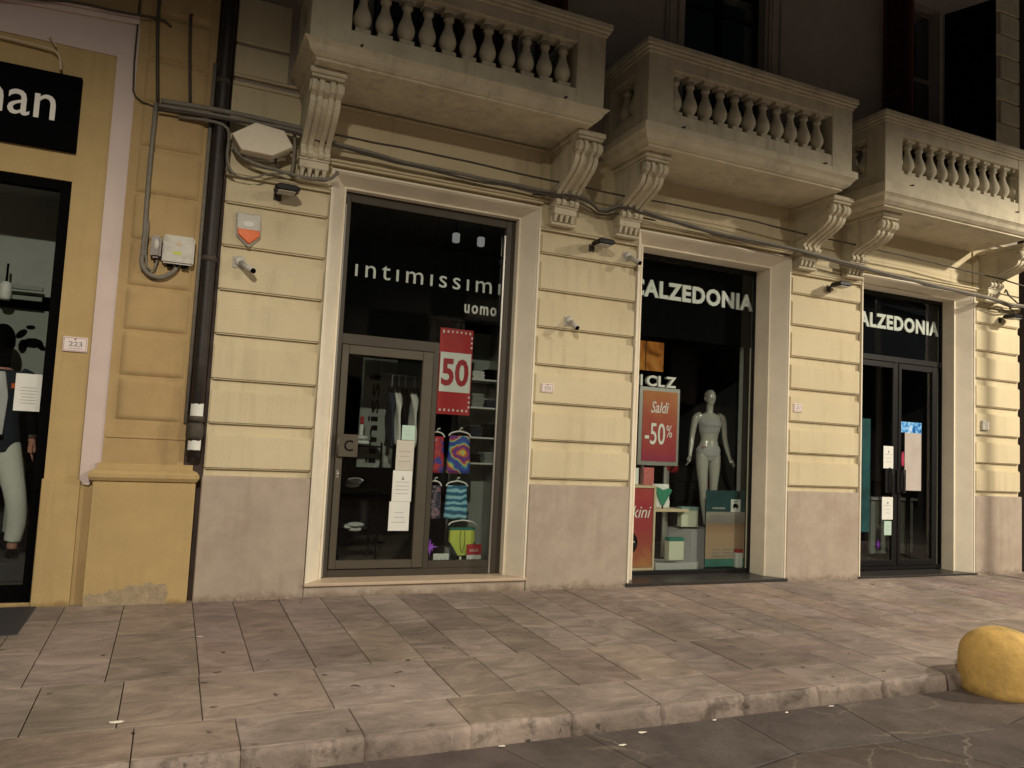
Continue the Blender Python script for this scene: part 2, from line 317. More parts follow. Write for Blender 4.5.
    rr = n.nodes.new('ShaderNodeMapRange'); rr.inputs[3].default_value = .55; rr.inputs[4].default_value = .85; L.new(n1.outputs[0], rr.inputs[0]); L.new(rr.outputs[0], P.inputs['Roughness'])
    n3 = n.nodes.new('ShaderNodeTexNoise'); n3.inputs['Scale'].default_value = 30; n3.inputs['Detail'].default_value = 8; L.new(g.outputs['Position'], n3.inputs[0])
    ad = n.nodes.new('ShaderNodeMath'); ad.operation = 'MULTIPLY_ADD'; ad.inputs[1].default_value = 1.5; L.new(n1.outputs[0], ad.inputs[0]); L.new(n3.outputs[0], ad.inputs[2])
    b = n.nodes.new('ShaderNodeBump'); b.inputs['Strength'].default_value = .45; b.inputs['Distance'].default_value = .012; L.new(ad.outputs[0], b.inputs['Height']); L.new(b.outputs[0], P.inputs['Normal'])
    return m
M['pave'] = pave_mat()

def road_mat():
    m = bpy.data.materials.new('dark_basalt_road_slabs'); m.use_nodes = True; n = m.node_tree; L = n.links; P = n.nodes['Principled BSDF']; P.inputs['Roughness'].default_value = .6
    g = n.nodes.new('ShaderNodeNewGeometry')
    n1 = n.nodes.new('ShaderNodeTexNoise'); n1.inputs['Scale'].default_value = 3.5; n1.inputs['Detail'].default_value = 9; n1.inputs['Roughness'].default_value = .65; L.new(g.outputs['Position'], n1.inputs[0])
    at = n.nodes.new('ShaderNodeAttribute'); at.attribute_name = 'tint'
    cr = n.nodes.new('ShaderNodeValToRGB'); e = cr.color_ramp.elements
    for k, (p, c) in enumerate([(.3, (.062, .050, .047)), (.7, (.125, .104, .098))]): e[k].position = p; e[k].color = (*c, 1)
    L.new(n1.outputs[0], cr.inputs[0])
    mul = n.nodes.new('ShaderNodeMix'); mul.data_type = 'RGBA'; mul.blend_type = 'MULTIPLY'; mul.inputs[0].default_value = 1; L.new(cr.outputs[0], mul.inputs[6]); L.new(at.outputs['Color'], mul.inputs[7])
    # pale scale lines (old mortar smears)
    pw = n.nodes.new('ShaderNodeVectorMath'); pw.operation = 'MULTIPLY_ADD'; pw.inputs[1].default_value = (.35, .35, 0); L.new(n1.outputs[1], pw.inputs[0]); L.new(g.outputs['Position'], pw.inputs[2])
    vo = n.nodes.new('ShaderNodeTexVoronoi'); vo.feature = 'DISTANCE_TO_EDGE'; vo.inputs['Scale'].default_value = 1.7; L.new(pw.outputs[0], vo.inputs[0])
    n4 = n.nodes.new('ShaderNodeTexNoise'); n4.inputs['Scale'].default_value = 1.6; n4.inputs['Detail'].default_value = 3; L.new(g.outputs['Position'], n4.inputs[0])
    a = n.nodes.new('ShaderNodeMapRange'); a.inputs[1].default_value = .0; a.inputs[2].default_value = .022; a.inputs[3].default_value = 1; a.inputs[4].default_value = 0; L.new(vo.outputs[0], a.inputs[0])
    b_ = n.nodes.new('ShaderNodeMapRange'); b_.inputs[1].default_value = .46; b_.inputs[2].default_value = .62; b_.inputs[4].default_value = .7; L.new(n4.outputs[0], b_.inputs[0])
    ml = n.nodes.new('ShaderNodeMath'); ml.operation = 'MULTIPLY'; L.new(a.outputs[0], ml.inputs[0]); L.new(b_.outputs[0], ml.inputs[1])
    mx = n.nodes.new('ShaderNodeMix'); mx.data_type = 'RGBA'; L.new(ml.outputs[0], mx.inputs[0]); L.new(mul.outputs[2], mx.inputs[6]); mx.inputs[7].default_value = (.24, .20, .16, 1)
    L.new(mx.outputs[2], P.inputs['Base Color'])
    n3 = n.nodes.new('ShaderNodeTexNoise'); n3.inputs['Scale'].default_value = 25; n3.inputs['Detail'].default_value = 8; L.new(g.outputs['Position'], n3.inputs[0])
    b = n.nodes.new('ShaderNodeBump'); b.inputs['Strength'].default_value = .5; b.inputs['Distance'].default_value = .012; L.new(n3.outputs[0], b.inputs['Height']); L.new(b.outputs[0], P.inputs['Normal'])
    return m
M['road'] = road_mat()
M['kerb'] = pave_mat(True)
M['bollard'] = mat('yellow_painted_concrete', (.60, .39, .12), .85, var=.14, scale=10, bump=.6, bscale=26, dirt=(.20, .17, .06), dscale=3, dlo=.55, dhi=.75, foot=(-.2, .055), streak=.8)

# ------------------------------------------------------------------ ground
def slabs(name, rects, z, m, gap=.0028, bev=.003, jit=.002, thick=.06):
    mb = MB(); lay = None; tints = []
    t = bmesh.new(); lay = t.loops.layers.color.new('tint')
    for (x0, x1, y0, y1) in rects:
        dz = random.uniform(-jit, jit); k = random.uniform(.92, 1.07) if random.random() > .12 else random.uniform(.87, .92); cc = (k*random.uniform(.99, 1.02), k*random.uniform(.98, 1.0), k*random.uniform(.96, 1.02), 1)
        q = bmesh.new(); bmesh.ops.create_cube(q, size=1)
        bmesh.ops.scale(q, vec=(x1-x0-2*gap, y1-y0-2*gap, thick), verts=q.verts)
        bmesh.ops.translate(q, vec=((x0+x1)/2, (y0+y1)/2, z-thick/2+dz), verts=q.verts)
        bmesh.ops.bevel(q, geom=q.edges[:], offset=bev, segments=1, affect='EDGES')
        ql = q.loops.layers.color.new('tint')
        for fc in q.faces:
            for lp in fc.loops: lp[ql] = cc
        me = bpy.data.meshes.new('tmp'); q.to_mesh(me); q.free(); t.from_mesh(me); bpy.data.meshes.remove(me)
    me = bpy.data.meshes.new(name); t.to_mesh(me); t.free()
    o = obj(name, me, m); o['kind'] = 'structure'; return o
def zg(y): return -.005 + .021*y        # the pavement falls gently to the kerb (handled by tilting)
rects = []
# first strip, narrow slabs at right angles to the wall
xs = [-4.45, -4.11, -3.70, -3.31, -2.91, -2.56, -2.16, -1.79, -1.45, -1.07, -.68, -.30, .10, .50, .88, 1.27, 1.66, 2.05, 2.44, 2.83, 3.22, 3.61, 4.0, 4.39, 4.78, 5.17, 5.56, 5.95, 6.34, 6.73, 7.12, 7.5, 7.9, 8.3, 8.7, 9.1, 9.5]
for a, b in zip(xs, xs[1:]):
    ys = [.06, -2.12]
    if random.random() < .8: ys.insert(1, random.uniform(-1.5, -.5))
    for c, d in zip(ys, ys[1:]): rects.append((a, b, d, c))
rects += [(-5.0, -4.45, -1.01, .06), (-5.0, -4.45, -2.12, -1.01), (-5.45, -5.0, -2.12, -.58), (-5.45, -5.0, -.58, .06), (-5.72, -5.45, -1.4, -.55), (-5.72, -5.45, -2.12, -1.4), (-5.72, -5.45, -.55, .06)]
for x in (-6.15, -6.6, -7.1, -7.6): rects.append((x, x+(.43 if x == -6.15 else .45 if x == -6.6 else .5), -2.12, -.6)); rects.append((x, x+(.43 if x == -6.15 else .45 if x == -6.6 else .5), -.6, .06))
x2 = [-7.6, -6.5, -5.86, -5.34, -4.89, -4.455, -3.72, -2.92, -2.53, -2.05, -1.55, -1.0, -.55, 0.1, .75, 1.3, 1.9, 2.6, 3.2, 3.9, 4.6, 5.3, 6.0, 6.8, 7.5, 8.3, 9.1]
for a, b in zip(x2, x2[1:]): rects.append((a, b, -2.91, -2.12))
x3 = [-7.6, -6.4, -5.6, -4.80, -4.285, -3.64, -3.02, -2.35, -1.7, -1.01, -.35, .3, 1.0, 1.7, 2.5, 3.3, 4.2, 5.1, 6.0, 7.0, 8.0, 9.0]
for a, b in zip(x3, x3[1:]): rects.append((a, b, -3.345, -2.91))
sw = slabs('sidewalk', rects, 0, M['pave'])
# tilt the whole pavement sheet: z = .022*y
for v in sw.data.vertices: v.co.z += .0235*v.co.y - .003
o = obj('pavement_bedding', MB().quad((-12, -3.3, -.12), (12, -3.3, -.12), (12, .3, -.045), (-12, .3, -.045)), mat('joint_sand', (.10, .08, .065), .95, var=.3, scale=20)); o['kind'] = 'structure'
# kerb: long worn stones with a rounded irregular edge
kb = MB(); kx = [-9, -7.6, -6.4, -5.6, -4.80, -4.285, -3.64, -3.02, -2.35, -1.7, -1.01, -.35, .3, 1.0, 1.7, 2.5, 3.3, 4.2, 5.1, 6.0, 7.0, 8.0, 9.0]
for a, b in zip(kx, kx[1:]):
    t = bmesh.new(); n = max(6, int((b-a)/.035)); V = []
    top = -.078; 
    prof = [(-3.20, -.26), (-3.20, -.15), (-3.325, -.092), (-3.345, -.087), (-3.362, -.097), (-3.372, -.125), (-3.377, -.17), (-3.385, -.26)]
    o1, o2 = random.uniform(0, 50), random.uniform(-.004, .004)
    for i in range(n+1):
        x = a+.003+(b-a-.006)*i/n; row = []
        for k, (y, z) in enumerate(prof):
            j = (math.sin(x*21+o1)*.4+math.sin(x*47+o1*2)*.35+math.sin(x*93+k*2)*.25)
            row.append(t.verts.new((x, y + o2 + ((j*.014+random.uniform(-.004, .004)) if 2 < k < 7 else 0), z + ((j*.008+random.uniform(-.002, .002)) if 2 < k < 6 else 0))))
        V.append(row)
    for p, q in zip(V, V[1:]):
        for k in range(len(prof)-1): t.faces.new((p[k], p[k+1], q[k+1], q[k]))
    t.faces.new(V[0][::-1]); t.faces.new(V[-1])
    for fc in t.faces: fc.smooth = True
    bmesh.ops.recalc_face_normals(t, faces=t.faces); kb.merge(t)
o = obj('kerb', kb, M['kerb']); o['kind'] = 'structure'
# road: big irregular dark slabs, and a sheet reaching out beneath them
rr = []; y = -3.40; row = 0
while y > -10.5:
    h = random.uniform(.42, .62); x = -9 + random.uniform(0, .7)
    while x < 13:
        l = random.uniform(.55, 1.15); rr.append((x, x+l, y-h, y)); x += l
    y -= h
road = slabs('road', rr, -.2, M['road'], gap=.0025, bev=.0015, jit=.002)
for v in road.data.vertices:
    x, y, z = v.co
    v.co.y = -3.4 + (y+3.4)*1.0 + (.10*math.sin(x*2.3+y*.7) + .14*math.sin((y+3.4)*.9+x*.55))*min(1, max(0, (-3.42-y)/.5))
    v.co.x += .16*math.sin(y*2.1+x*.5)+.07*math.sin(y*5+x)
o = obj('ground', MB().quad((-200, -200, -.27), (200, -200, -.27), (200, 200, -.27), (-200, 200, -.27)), M['gap']); o['kind'] = 'structure'

# ------------------------------------------------------------------ the cream building
B = thing('cream_building', 'cream stuccoed building with three shop openings and balusters on its balconies above', 'building', (1.5, .2, 0))
OPS = [(-3.465, -1.14, 4.215, 'a'), (.15, 2.5, 4.17, 'b'), (3.77, 6.07, 4.13, 'c')]
SP = .2   # splay depth
wb = MB()
BACK = .034
def wall_box(x0, x1, z0, z1, y0=BACK, y1=.45): wb.box(x0, x1, y0, y1, z0, z1)
edges = [-4.45, -3.465, -1.14, .15, 2.5, 3.77, 6.07, 7.12]
for i in range(0, 8, 2): wall_box(edges[i], edges[i+1], 1.13, 4.0)
for (a, b, zt, _) in OPS: wall_box(a, b, zt, 4.9)
for i in range(0, 8, 2): wall_box(edges[i], edges[i+1], 4.0, 4.9, .012)
obj('wall', wb, M['cream'], B)
# frieze band under the balconies with ledges
fb = MB()
for (a, b, zt, _) in OPS:
    fb.box(a-.02, b+.02, -.03, .02, zt+.035, zt+.062, .006); fb.box(a-.05, b+.05, -.055, .02, zt+.062, zt+.085, .008)
for i in range(0, 8, 2): fb.box(edges[i], edges[i+1], -.022, .03, 3.985, 4.02, .008); fb.box(edges[i], edges[i+1], -.008, .03, 3.965, 3.985, .003)
fb.box(-4.45, 7.12, -.006, .03, 4.86, 4.885, .004); fb.box(-4.45, 7.12, -.012, .03, 4.94, 4.965, .006)
obj('string_moulding', fb, M['cream'], B)
# rusticated blocks, chamfered, set proud of the backing wall
zz = [1.145, 1.565, 1.975, 2.40, 2.82, 3.24, 3.655, 3.965]
segs = [(-4.44, -3.478), (-1.122, .14), (2.53, 3.76), (6.10, 7.11)]
for (a, b) in segs:
    rb = MB()
    for z0, z1 in zip(zz, zz[1:]):
        rb.box(a, b, -.010, .06, z0+.05, z1-.05, .014, 2)
    obj('rusticated_block_facing', rb, M['cream'], B)
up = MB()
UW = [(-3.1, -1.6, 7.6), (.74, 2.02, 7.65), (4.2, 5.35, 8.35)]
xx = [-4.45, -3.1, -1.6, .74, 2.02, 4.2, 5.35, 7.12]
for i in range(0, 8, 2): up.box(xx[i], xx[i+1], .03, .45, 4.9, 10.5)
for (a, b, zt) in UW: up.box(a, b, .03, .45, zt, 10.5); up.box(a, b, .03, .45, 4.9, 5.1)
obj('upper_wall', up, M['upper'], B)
gl = MB()   # fine joint lines at the far left of the first floor wall
gl.box(-4.45, -3.95, .0, .04, 4.97, 5.255, .008); gl.box(-4.45, -3.95, .0, .04, 5.285, 5.75, .008)
obj('first_floor_block_facing', gl, M['cream'], B)
cl = MB()
for i, z in enumerate([5.1+.36*k for k in range(15)]):
    wq = .42 if i % 2 else .62
    cl.box(7.10-wq, 7.125, -.012, .05, z+.012, z+.348, .01)
obj('quoin', cl, M['stone'], B)
obj('side_wall', MB().box(6.9, 7.12, .46, 9, -.05, 10.5), M['cream'], B); obj('side_wall', MB().box(-4.45, -4.30, .46, 9, -.05, 10.5), M['cream'], B)
# pink grey plinths
for a, b in [(-4.45, -3.475), (-1.13, .14), (2.51, 3.76), (6.085, 7.125)]: obj('plinth', MB().box(a, b, -.022, .45, -.12, 1.13, .008), M['plinth'], B)

def foot_line(x0, x1, y):
    t = bmesh.new(); V = []; n = int((x1-x0)/.02)
    for i in range(n+1):
        x = x0+(x1-x0)*i/n; q = .5+.5*math.sin(x*9)*math.sin(x*23+1); a_ = random.uniform(.2, 1)*q; zg_ = -.008
        V.append([t.verts.new((x, y+.01, zg_+.012+.03*a_)), t.verts.new((x, y-.004-.012*a_, zg_+.008+.018*a_)), t.verts.new((x, y-.012-.035*a_, zg_-.004))])
    for p, q in zip(V, V[1:]):
        for k in range(2): t.faces.new((p[k], p[k+1], q[k+1], q[k]))
    bmesh.ops.recalc_face_normals(t, faces=t.faces); m_ = MB(); m_.merge(t); return m_
M['crumb'] = mat('crumbling_mortar', (.26, .21, .17), .95, var=.35, scale=25, bump=.8, bscale=60)
for a, b in [(-4.45, -3.475), (-1.13, .14), (2.51, 3.76), (6.085, 7.12)]: obj('foot_mortar', foot_line(a, b, -.022), M['crumb'], B)
# splayed surrounds
def surround(a, b, zt, ai, bi, zi, m, z0):
    s = MB()
    fo = -.022
    def ring(xa, xb, z, y): return [(xa, y, z0), (xa, y, z), (xb, y, z), (xb, y, z0)]
    L_ = [ring(a+.0, b-.0, zt, .03), ring(a, b, zt, fo), ring(a+.02, b-.02, zt-.02, fo), ring(a+.026, b-.026, zt-.026, fo+.014),
          ring(a+.035, b-.035, zt-.033, fo+.02), ring(ai-.024, bi+.024, zi+.022, SP-.028), ring(ai-.018, bi+.018, zi+.016, SP-.04), ring(ai, bi, zi, SP-.036), ring(ai, bi, zi, .52)]
    for p, q in zip(L_, L_[1:]):
        for k in range(3): s.quad(p[k], p[k+1], q[k+1], q[k])
    bmesh.ops.recalc_face_normals(s.bm, faces=s.bm.faces)
    return obj('door_surround', s, m, B)
surround(-3.465, -1.14, 4.215, -3.28, -1.325, 4.09, M['white'], .12)
surround(.15, 2.5, 4.17, .335, 2.315, 4.03, M['white'], .0)
surround(3.77, 6.07, 4.13, 3.975, 5.865, 4.03, M['white'], .0)
# thresholds
t = MB(); t.box(-3.475, -1.13, -.045, .6, .098, .132, .008); o = obj('threshold', t, M['marble'], B)
t = MB(); t.box(-3.47, -1.14, -.02, .6, -.1, .097, .004); o = obj('threshold_riser', t, M['plinth'], B)
t = MB(); t.box(.13, 2.52, -.05, .8, -.02, .035, .006); obj('threshold', t, M['black_stone'], B)
t = MB(); t.box(3.75, 6.09, -.05, .8, -.03, .022, .006); obj('threshold', t, M['black_stone'], B)
t = MB(); t.box(.11, 2.54, -.055, .5, -.1, -.0205, .004); t.box(3.73, 6.11, -.055, .5, -.1, -.0305, .004); obj('threshold_base', t, M['marble'], B)

# upper windows: dark casements, shutters
def upper_window(a, b, zt, mould):
    wn = MB()
    if mould:
        for (p, q) in ((a-.30, a-.04), (b+.04, b+.30)):
            wn.box(p, q, -.01, .06, 5.06, zt+.3, .006); wn.box(p+.03, p+.07, -.03, .06, 5.06, zt+.28, .006); wn.box(q-.10, q-.02, -.045, .06, 5.06, zt+.25, .01)
        wn.box(a-.3, b+.3, -.02, .06, zt+.02, zt+.3, .01)
        obj('window_surround', wn, M['upper'], B)
    else: wn.bm.free()
    fr = MB(); y0, y1 = .16, .22; mid = (a+b)/2
    for x in (a, mid-.06, mid+.005, b-.055): fr.box(x, x+.055, y0, y1, 5.08, zt, .006)
    for z in (5.08, 6.0, 7.25, zt-.06):
        if z < zt: fr.box(a, mid-.06, y0+.004, y1-.004, z, z+.055, .004); fr.box(mid+.06, b, y0+.004, y1-.004, z, z+.055, .004)
    w_ = obj('window_frame', fr, M['greywood'] if not mould else M['dshutter'], B)
    obj('pane', MB().box(a+.02, b-.02, .185, .195, 5.1, zt-.02), M['glass'], w_)
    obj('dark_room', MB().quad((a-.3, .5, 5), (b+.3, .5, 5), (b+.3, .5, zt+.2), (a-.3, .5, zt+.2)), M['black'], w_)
upper_window(-3.1, -1.6, 7.6, True); upper_window(.74, 2.02, 7.65, True); upper_window(4.2, 5.35, 8.35, False)
def louvre(hx, hy, ang, wd, z0, z1, m, nm='shutter'):
    s = MB()
    s.box(0, .06, -.02, .02, 0, z1-z0, .003); s.box(wd-.06, wd, -.02, .02, 0, z1-z0, .003)
    for z in (0, (z1-z0)*.48, z1-z0-.08): s.box(.06, wd-.06, -.018, .018, z, z+.08, .002)
    z = .10
    while z < z1-z0-.1:
        s.prism([(.06, -.018, z), (.06, .018, z+.03), (.06, .018, z+.037), (.06, -.018, z+.007)], (wd-.12, 0, 0)); z += .038
    s.box(.05, wd-.05, .004, .012, .02, z1-z0-.02)
    bmesh.ops.transform(s.bm, matrix=Matrix.Translation((hx, hy, z0)) @ Matrix.Rotation(ang, 4, 'Z'), verts=s.bm.verts)
    return obj(nm, s, m, B)
louvre(4.15, .0, R(-93), .5, 5.12, 8.3, M['shutter']); louvre(5.42, .0, R(-68), .66, 5.12, 8.3, M['dshutter'])
louvre(-3.12, .01, R(-172), .62, 5.12, 7.5, M['dshutter']); louvre(-1.58, .01, R(-10), .62, 5.12, 7.5, M['shutter']); louvre(-2.32, .1, R(0), .7, 5.12, 7.5, M['shutter'])

# corbels (scrolled brackets)
def corbel_mesh(zt):
    c = MB(); W = .14
    c.box(-W-.03, W+.03, -.69, .03, zt-.055, zt, .01); c.box(-W-.012, W+.012, -.665, .03, zt-.085, zt-.055, .008)
    H_ = zt-4.05
    def prof(o):      # front edge of the S curve, o = offset towards the front
        P_ = []
        zt2 = zt-.087
        P_ += [(-.62-o, zt2), (-.655-o, zt2-.03), (-.665-o, zt2-.075), (-.645-o, zt2-.115), (-.60-o, zt2-.14)]
        n = 9; z_a, z_b = zt2-.15, 4.30
        for k in range(n+1):
            q = k/n; zz_ = z_a+(z_b-z_a)*q
            yy = -.585 + (.585-.16)*(.5-.5*math.cos(PI*min(1, q**1.25)))
            P_.append((yy-o, zz_))
        P_ += [(-.185-o, 4.285), (-.195-o, 4.25), (-.175-o, 4.225)]
        return P_
    strips = [(-W, -.092, .0), (-.092, -.072, -.028), (-.072, -.028, .008), (-.028, .028, -.03), (.028, .072, .008), (.072, .092, -.028), (.092, W, .0)]
    for a, b, o in strips:
        P_ = prof(o); poly = [(a, .03, zt-.087)] + [(a, y, z) for y, z in P_] + [(a, .03, 4.225)]
        c.prism(poly, (b-a, 0, 0))
    c.box(-W, W, -.14, .03, 4.13, 4.224, .006)
    c.box(-W-.01, W+.01, -.155, .03, 4.205, 4.226, .004)
    c.box(-W-.002, W+.002, -.05, .03, 4.03, 4.13)
    for k in range(4):      # guttae
        x = -W+.035+k*.07; c.prism([(x-.022, -.13, 4.13), (x+.022, -.13, 4.13), (x+.012, -.10, 4.055), (x-.012, -.10, 4.055)], (0, .08, 0))
    c.box(-W-.02, W+.02, -.11, .03, 4.015, 4.045, .008)
    # roll ends seen on the sides
    for sx in (-1, 1):
        c.lathe([(.058, 0), (.058, .012), (.035, .018)], (sx*W-(.0 if sx > 0 else .018), -.60, zt-.155), 14, 'X')
    return c
BZ = [4.90, 4.83, 4.77]
for x, k in [(-3.665, 0), (-.90, 0), (-.055, 1), (2.70, 1), (3.545, 2), (6.33, 2)]:
    o = obj('corbel', corbel_mesh(BZ[k]), M['stone'], B)
    o.location.x += x

# balconies
bal_prof = [(.055, 0), (.055, .035), (.040, .045), (.034, .06), (.050, .085), (.066, .125), (.070, .165), (.060, .215), (.040, .275), (.030, .33), (.030, .36), (.044, .375), (.044, .39), (.033, .40), (.048, .43), (.055, .445), (.055, .49)]
def baluster_mesh():
    b = MB(); b.lathe([(p*1.22, z) for p, z in bal_prof[2:-2]], (0, 0, 0), 16)
    b.box(-.070, .070, -.070, .070, -.02, .046, .003); b.box(-.066, .066, -.066, .066, .435, .50, .003)
    me = bpy.data.meshes.new('baluster'); b.bm.to_mesh(me); b.bm.free(); me.materials.append(M['stone']); return me
bal_me = baluster_mesh()
def urings(mb, x0, x1, yf, prof):
    rr_ = [[(x0-d, .03, z), (x0-d, yf-d, z), (x1+d, yf-d, z), (x1+d, .03, z)] for d, z in prof]
    t = bmesh.new(); V = [[t.verts.new(p) for p in q] for q in rr_]
    for a, b in zip(V, V[1:]):
        for k in range(4): t.faces.new((a[k], a[(k+1) % 4], b[(k+1) % 4], b[k]))
    t.faces.new(V[0]); t.faces.new(V[-1][::-1]); bmesh.ops.recalc_face_normals(t, faces=t.faces); mb.merge(t)
def balcony(x0, x1, zb, pl_, pr, xb0, n, right_side=True):
    yf = -.88; g = MB()
    urings(g, x0, x1, yf, [(-.09, zb), (-.07, zb), (-.07, zb+.02), (-.045, zb+.028), (-.005, zb+.06), (.018, zb+.105), (.045, zb+.13), (.055, zb+.135), (.055, 5.045), (.0, 5.06)])
    g.box(x0, x1, yf, yf+.20, 5.055, 5.215, .006)
    for (a, b) in ((x0, x0+.2), (x1-.2, x1)): g.box(a, b, yf+.2, .03, 5.055, 5.213, .004)
    # piers
    for (a, b) in ((x0-.006, pl_), (pr, x1+.006)): g.box(a, b, yf-.006, yf+.28, 5.053, 5.83, .006)
    for (a, b) in ((x0-.002, x0+.2), (x1-.2, x1+.002)): g.box(a, b, -.10, .03, 5.057, 5.82, .004)
    # rail
    for (d, z0, z1) in ((.0, 5.70, 5.83), (.022, 5.83, 5.865), (.045, 5.865, 5.90), (.06, 5.90, 5.965)):
        g.box(x0-d, x1+d, yf-d, yf+.2+d, z0, z1, .008)
        g.box(x0-d, x0+.2+d, yf+.2+d, .03, z0, z1-.001, .004); g.box(x1-.2-d, x1+d, yf+.2+d, .03, z0, z1-.001, .004)
    bo = obj('balcony', g, M['stone'], B)
    spots = [(xb0+.2075*k, yf+.10) for k in range(n)]
    for x in (x0+.1, x1-.1): spots += [(x, yf+.28+.10), (x, yf+.28+.30)]
    for x, y in spots:
        b = bpy.data.objects.new('baluster', bal_me); C.objects.link(b); b.parent = bo
        b.matrix_parent_inverse = world_of(bo).inverted(); b.location = (x, y, 5.222)
    # little drain spouts on the plinth
    for x in (x0+.45, x1-.45):
        d = obj('drain_spout', MB().tube([(x, yf+.02, 5.075), (x, yf-.05, 5.07)], .012), M['cabled'], B)
    return bo
balcony(-3.88, -.90, BZ[0], -3.525, -1.225, -3.415, 11)
balcony(-.35, 2.60, BZ[1], -.03, 2.28, .05, 11)
balcony(3.17, 6.12, BZ[2], 3.47, 5.74, 3.475, 12)

# ------------------------------------------------------------------ shop rooms
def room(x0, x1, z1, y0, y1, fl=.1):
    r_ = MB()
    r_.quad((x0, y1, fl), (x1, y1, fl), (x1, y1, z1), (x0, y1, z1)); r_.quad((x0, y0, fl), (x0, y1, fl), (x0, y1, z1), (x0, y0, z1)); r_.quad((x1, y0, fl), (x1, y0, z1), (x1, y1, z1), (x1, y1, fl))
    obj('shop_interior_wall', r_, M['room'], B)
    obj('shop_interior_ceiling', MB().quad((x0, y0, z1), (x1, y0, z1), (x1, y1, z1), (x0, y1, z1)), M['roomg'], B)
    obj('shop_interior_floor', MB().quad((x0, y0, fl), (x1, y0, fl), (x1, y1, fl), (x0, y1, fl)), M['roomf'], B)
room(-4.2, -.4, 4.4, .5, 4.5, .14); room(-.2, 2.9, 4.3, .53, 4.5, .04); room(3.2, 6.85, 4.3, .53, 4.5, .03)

# ------------------------------------------------------------------ shopfront 1 (brown metal frame)
fr = MB(); y0, y1 = .25, .32; F0, F1, FZ = -3.28, -1.325, 4.09
fr.box(F0, F0+.075, y0, y1, .132, FZ, .004); fr.box(F1-.115, F1, y0, y1, .132, FZ, .004)
fr.box(F0+.075, F1-.115, y0+.002, y1, .132, .205, .004); fr.box(F0+.075, F1-.115, y0+.002, y1, FZ-.10, FZ, .004)
fr.box(-2.215, -2.155, y0+.002, y1, .205, 2.60, .004); fr.box(F0+.075, -2.155, y0+.004, y1, 2.50, 2.61, .004)
fr.box(-2.155, F1-.115, y0+.004, y1, .205, .28, .004)
sf = obj('shopfront_frame', fr, mat('dark_bronze_metal', (.05, .042, .032), .5, metal=.1, var=.08), B)
obj('glass_pane', MB().box(-2.155, F1-.115, .28, .288, .28, FZ-.10).box(F0+.075, -2.155, .28, .288, 2.612, FZ-.10), M['glass'], sf)
obj('polished_edge', MB().box(F0+.004, F0+.03, .225, .25, .14, 3.95, .004).box(F1-.14, F1-.118, .24, .262, .14, 3.9, .003), M['steel'], sf)
dr = MB(); a, b = -3.20, -2.22
dr.box(a, a+.07, y0-.012, y1-.02, .215, 2.495, .005); dr.box(b-.115, b, y0-.012, y1-.02, .215, 2.495, .005)
dr.box(a+.07, b-.115, y0-.010, y1-.02, .215, .30, .005); dr.box(a+.07, b-.115, y0-.010, y1-.02, 2.40, 2.495, .005)
door = obj('door', dr, M['bronze'], B)
obj('door_glass', MB().box(a+.07, b-.115, .272, .28, .30, 2.40), M['glass'], door)
pp = obj('push_plate', MB().box(-3.185, -2.985, .205, .225, 1.345, 1.575, .004).tube([(-3.19, .20, 1.36), (-3.19, .20, 1.57)], .012), M['bronze'], door)
obj('push_plate_letter', text_mesh('C', -3.125, -3.035, 1.405, 1.515, .204, 0, .003), M['black'], pp)
obj('keyhole', MB().lathe([(.016, 0), (.016, .012)], (-3.17, .238, 1.17), 12, 'Y').box(-3.185, -3.155, .232, .238, 1.13, 1.21, .002), M['steel'], door)

# sign of shop 1
s1 = thing('shop_sign', 'white lettering reading intimissimi uomo on black fascia behind the brown framed glass', 'sign', (-2.3, .36, 3.2))
obj('fascia', MB().box(-3.25, -1.33, .36, .40, 2.88, 3.66, .003).box(-3.25, -2.17, .361, .40, 2.58, 2.879, .003), M['black'], s1)
obj('lettering', text_mesh('\u0131nt\u0131m\u0131ss\u0131m\u0131', -3.10, -1.44, 3.235, 3.388, .357, -.002, .012, sp=1.3), M['letter'], s1)
# the text block is set level: shift each line to its real height
s1.children[1].data.transform(Matrix.Identity(4))
obj('small_lettering', text_mesh('uomo', -1.86, -1.475, 2.985, 3.085, .357, .018, .012, sp=1.25), M['letter'], s1)

# ceiling spot lamps inside shop 1, seen through the transom
for k, (x, z) in enumerate([(-1.61, 4.14), (-1.27, 4.14)]):
    t = thing('ceiling_spotlight', ['small white ceiling spotlight behind the transom, nearer the centre of the door', 'small white ceiling spotlight behind the transom, nearest the right jamb'][k], 'spotlight', (x, 1.5, z))
    obj('lamp_head', MB().lathe([(.035, -.06), (.048, -.05), (.048, .05), (.03, .06)], (x, 1.5, z), 14), mat('lamp_head', (.7, .7, .68), .5, emit=(.9, .85, .8), es=.22), t)
    obj('stem', MB().tube([(x, 1.5, z+.06), (x, 1.5, 4.4)], .01), M['black'], t)

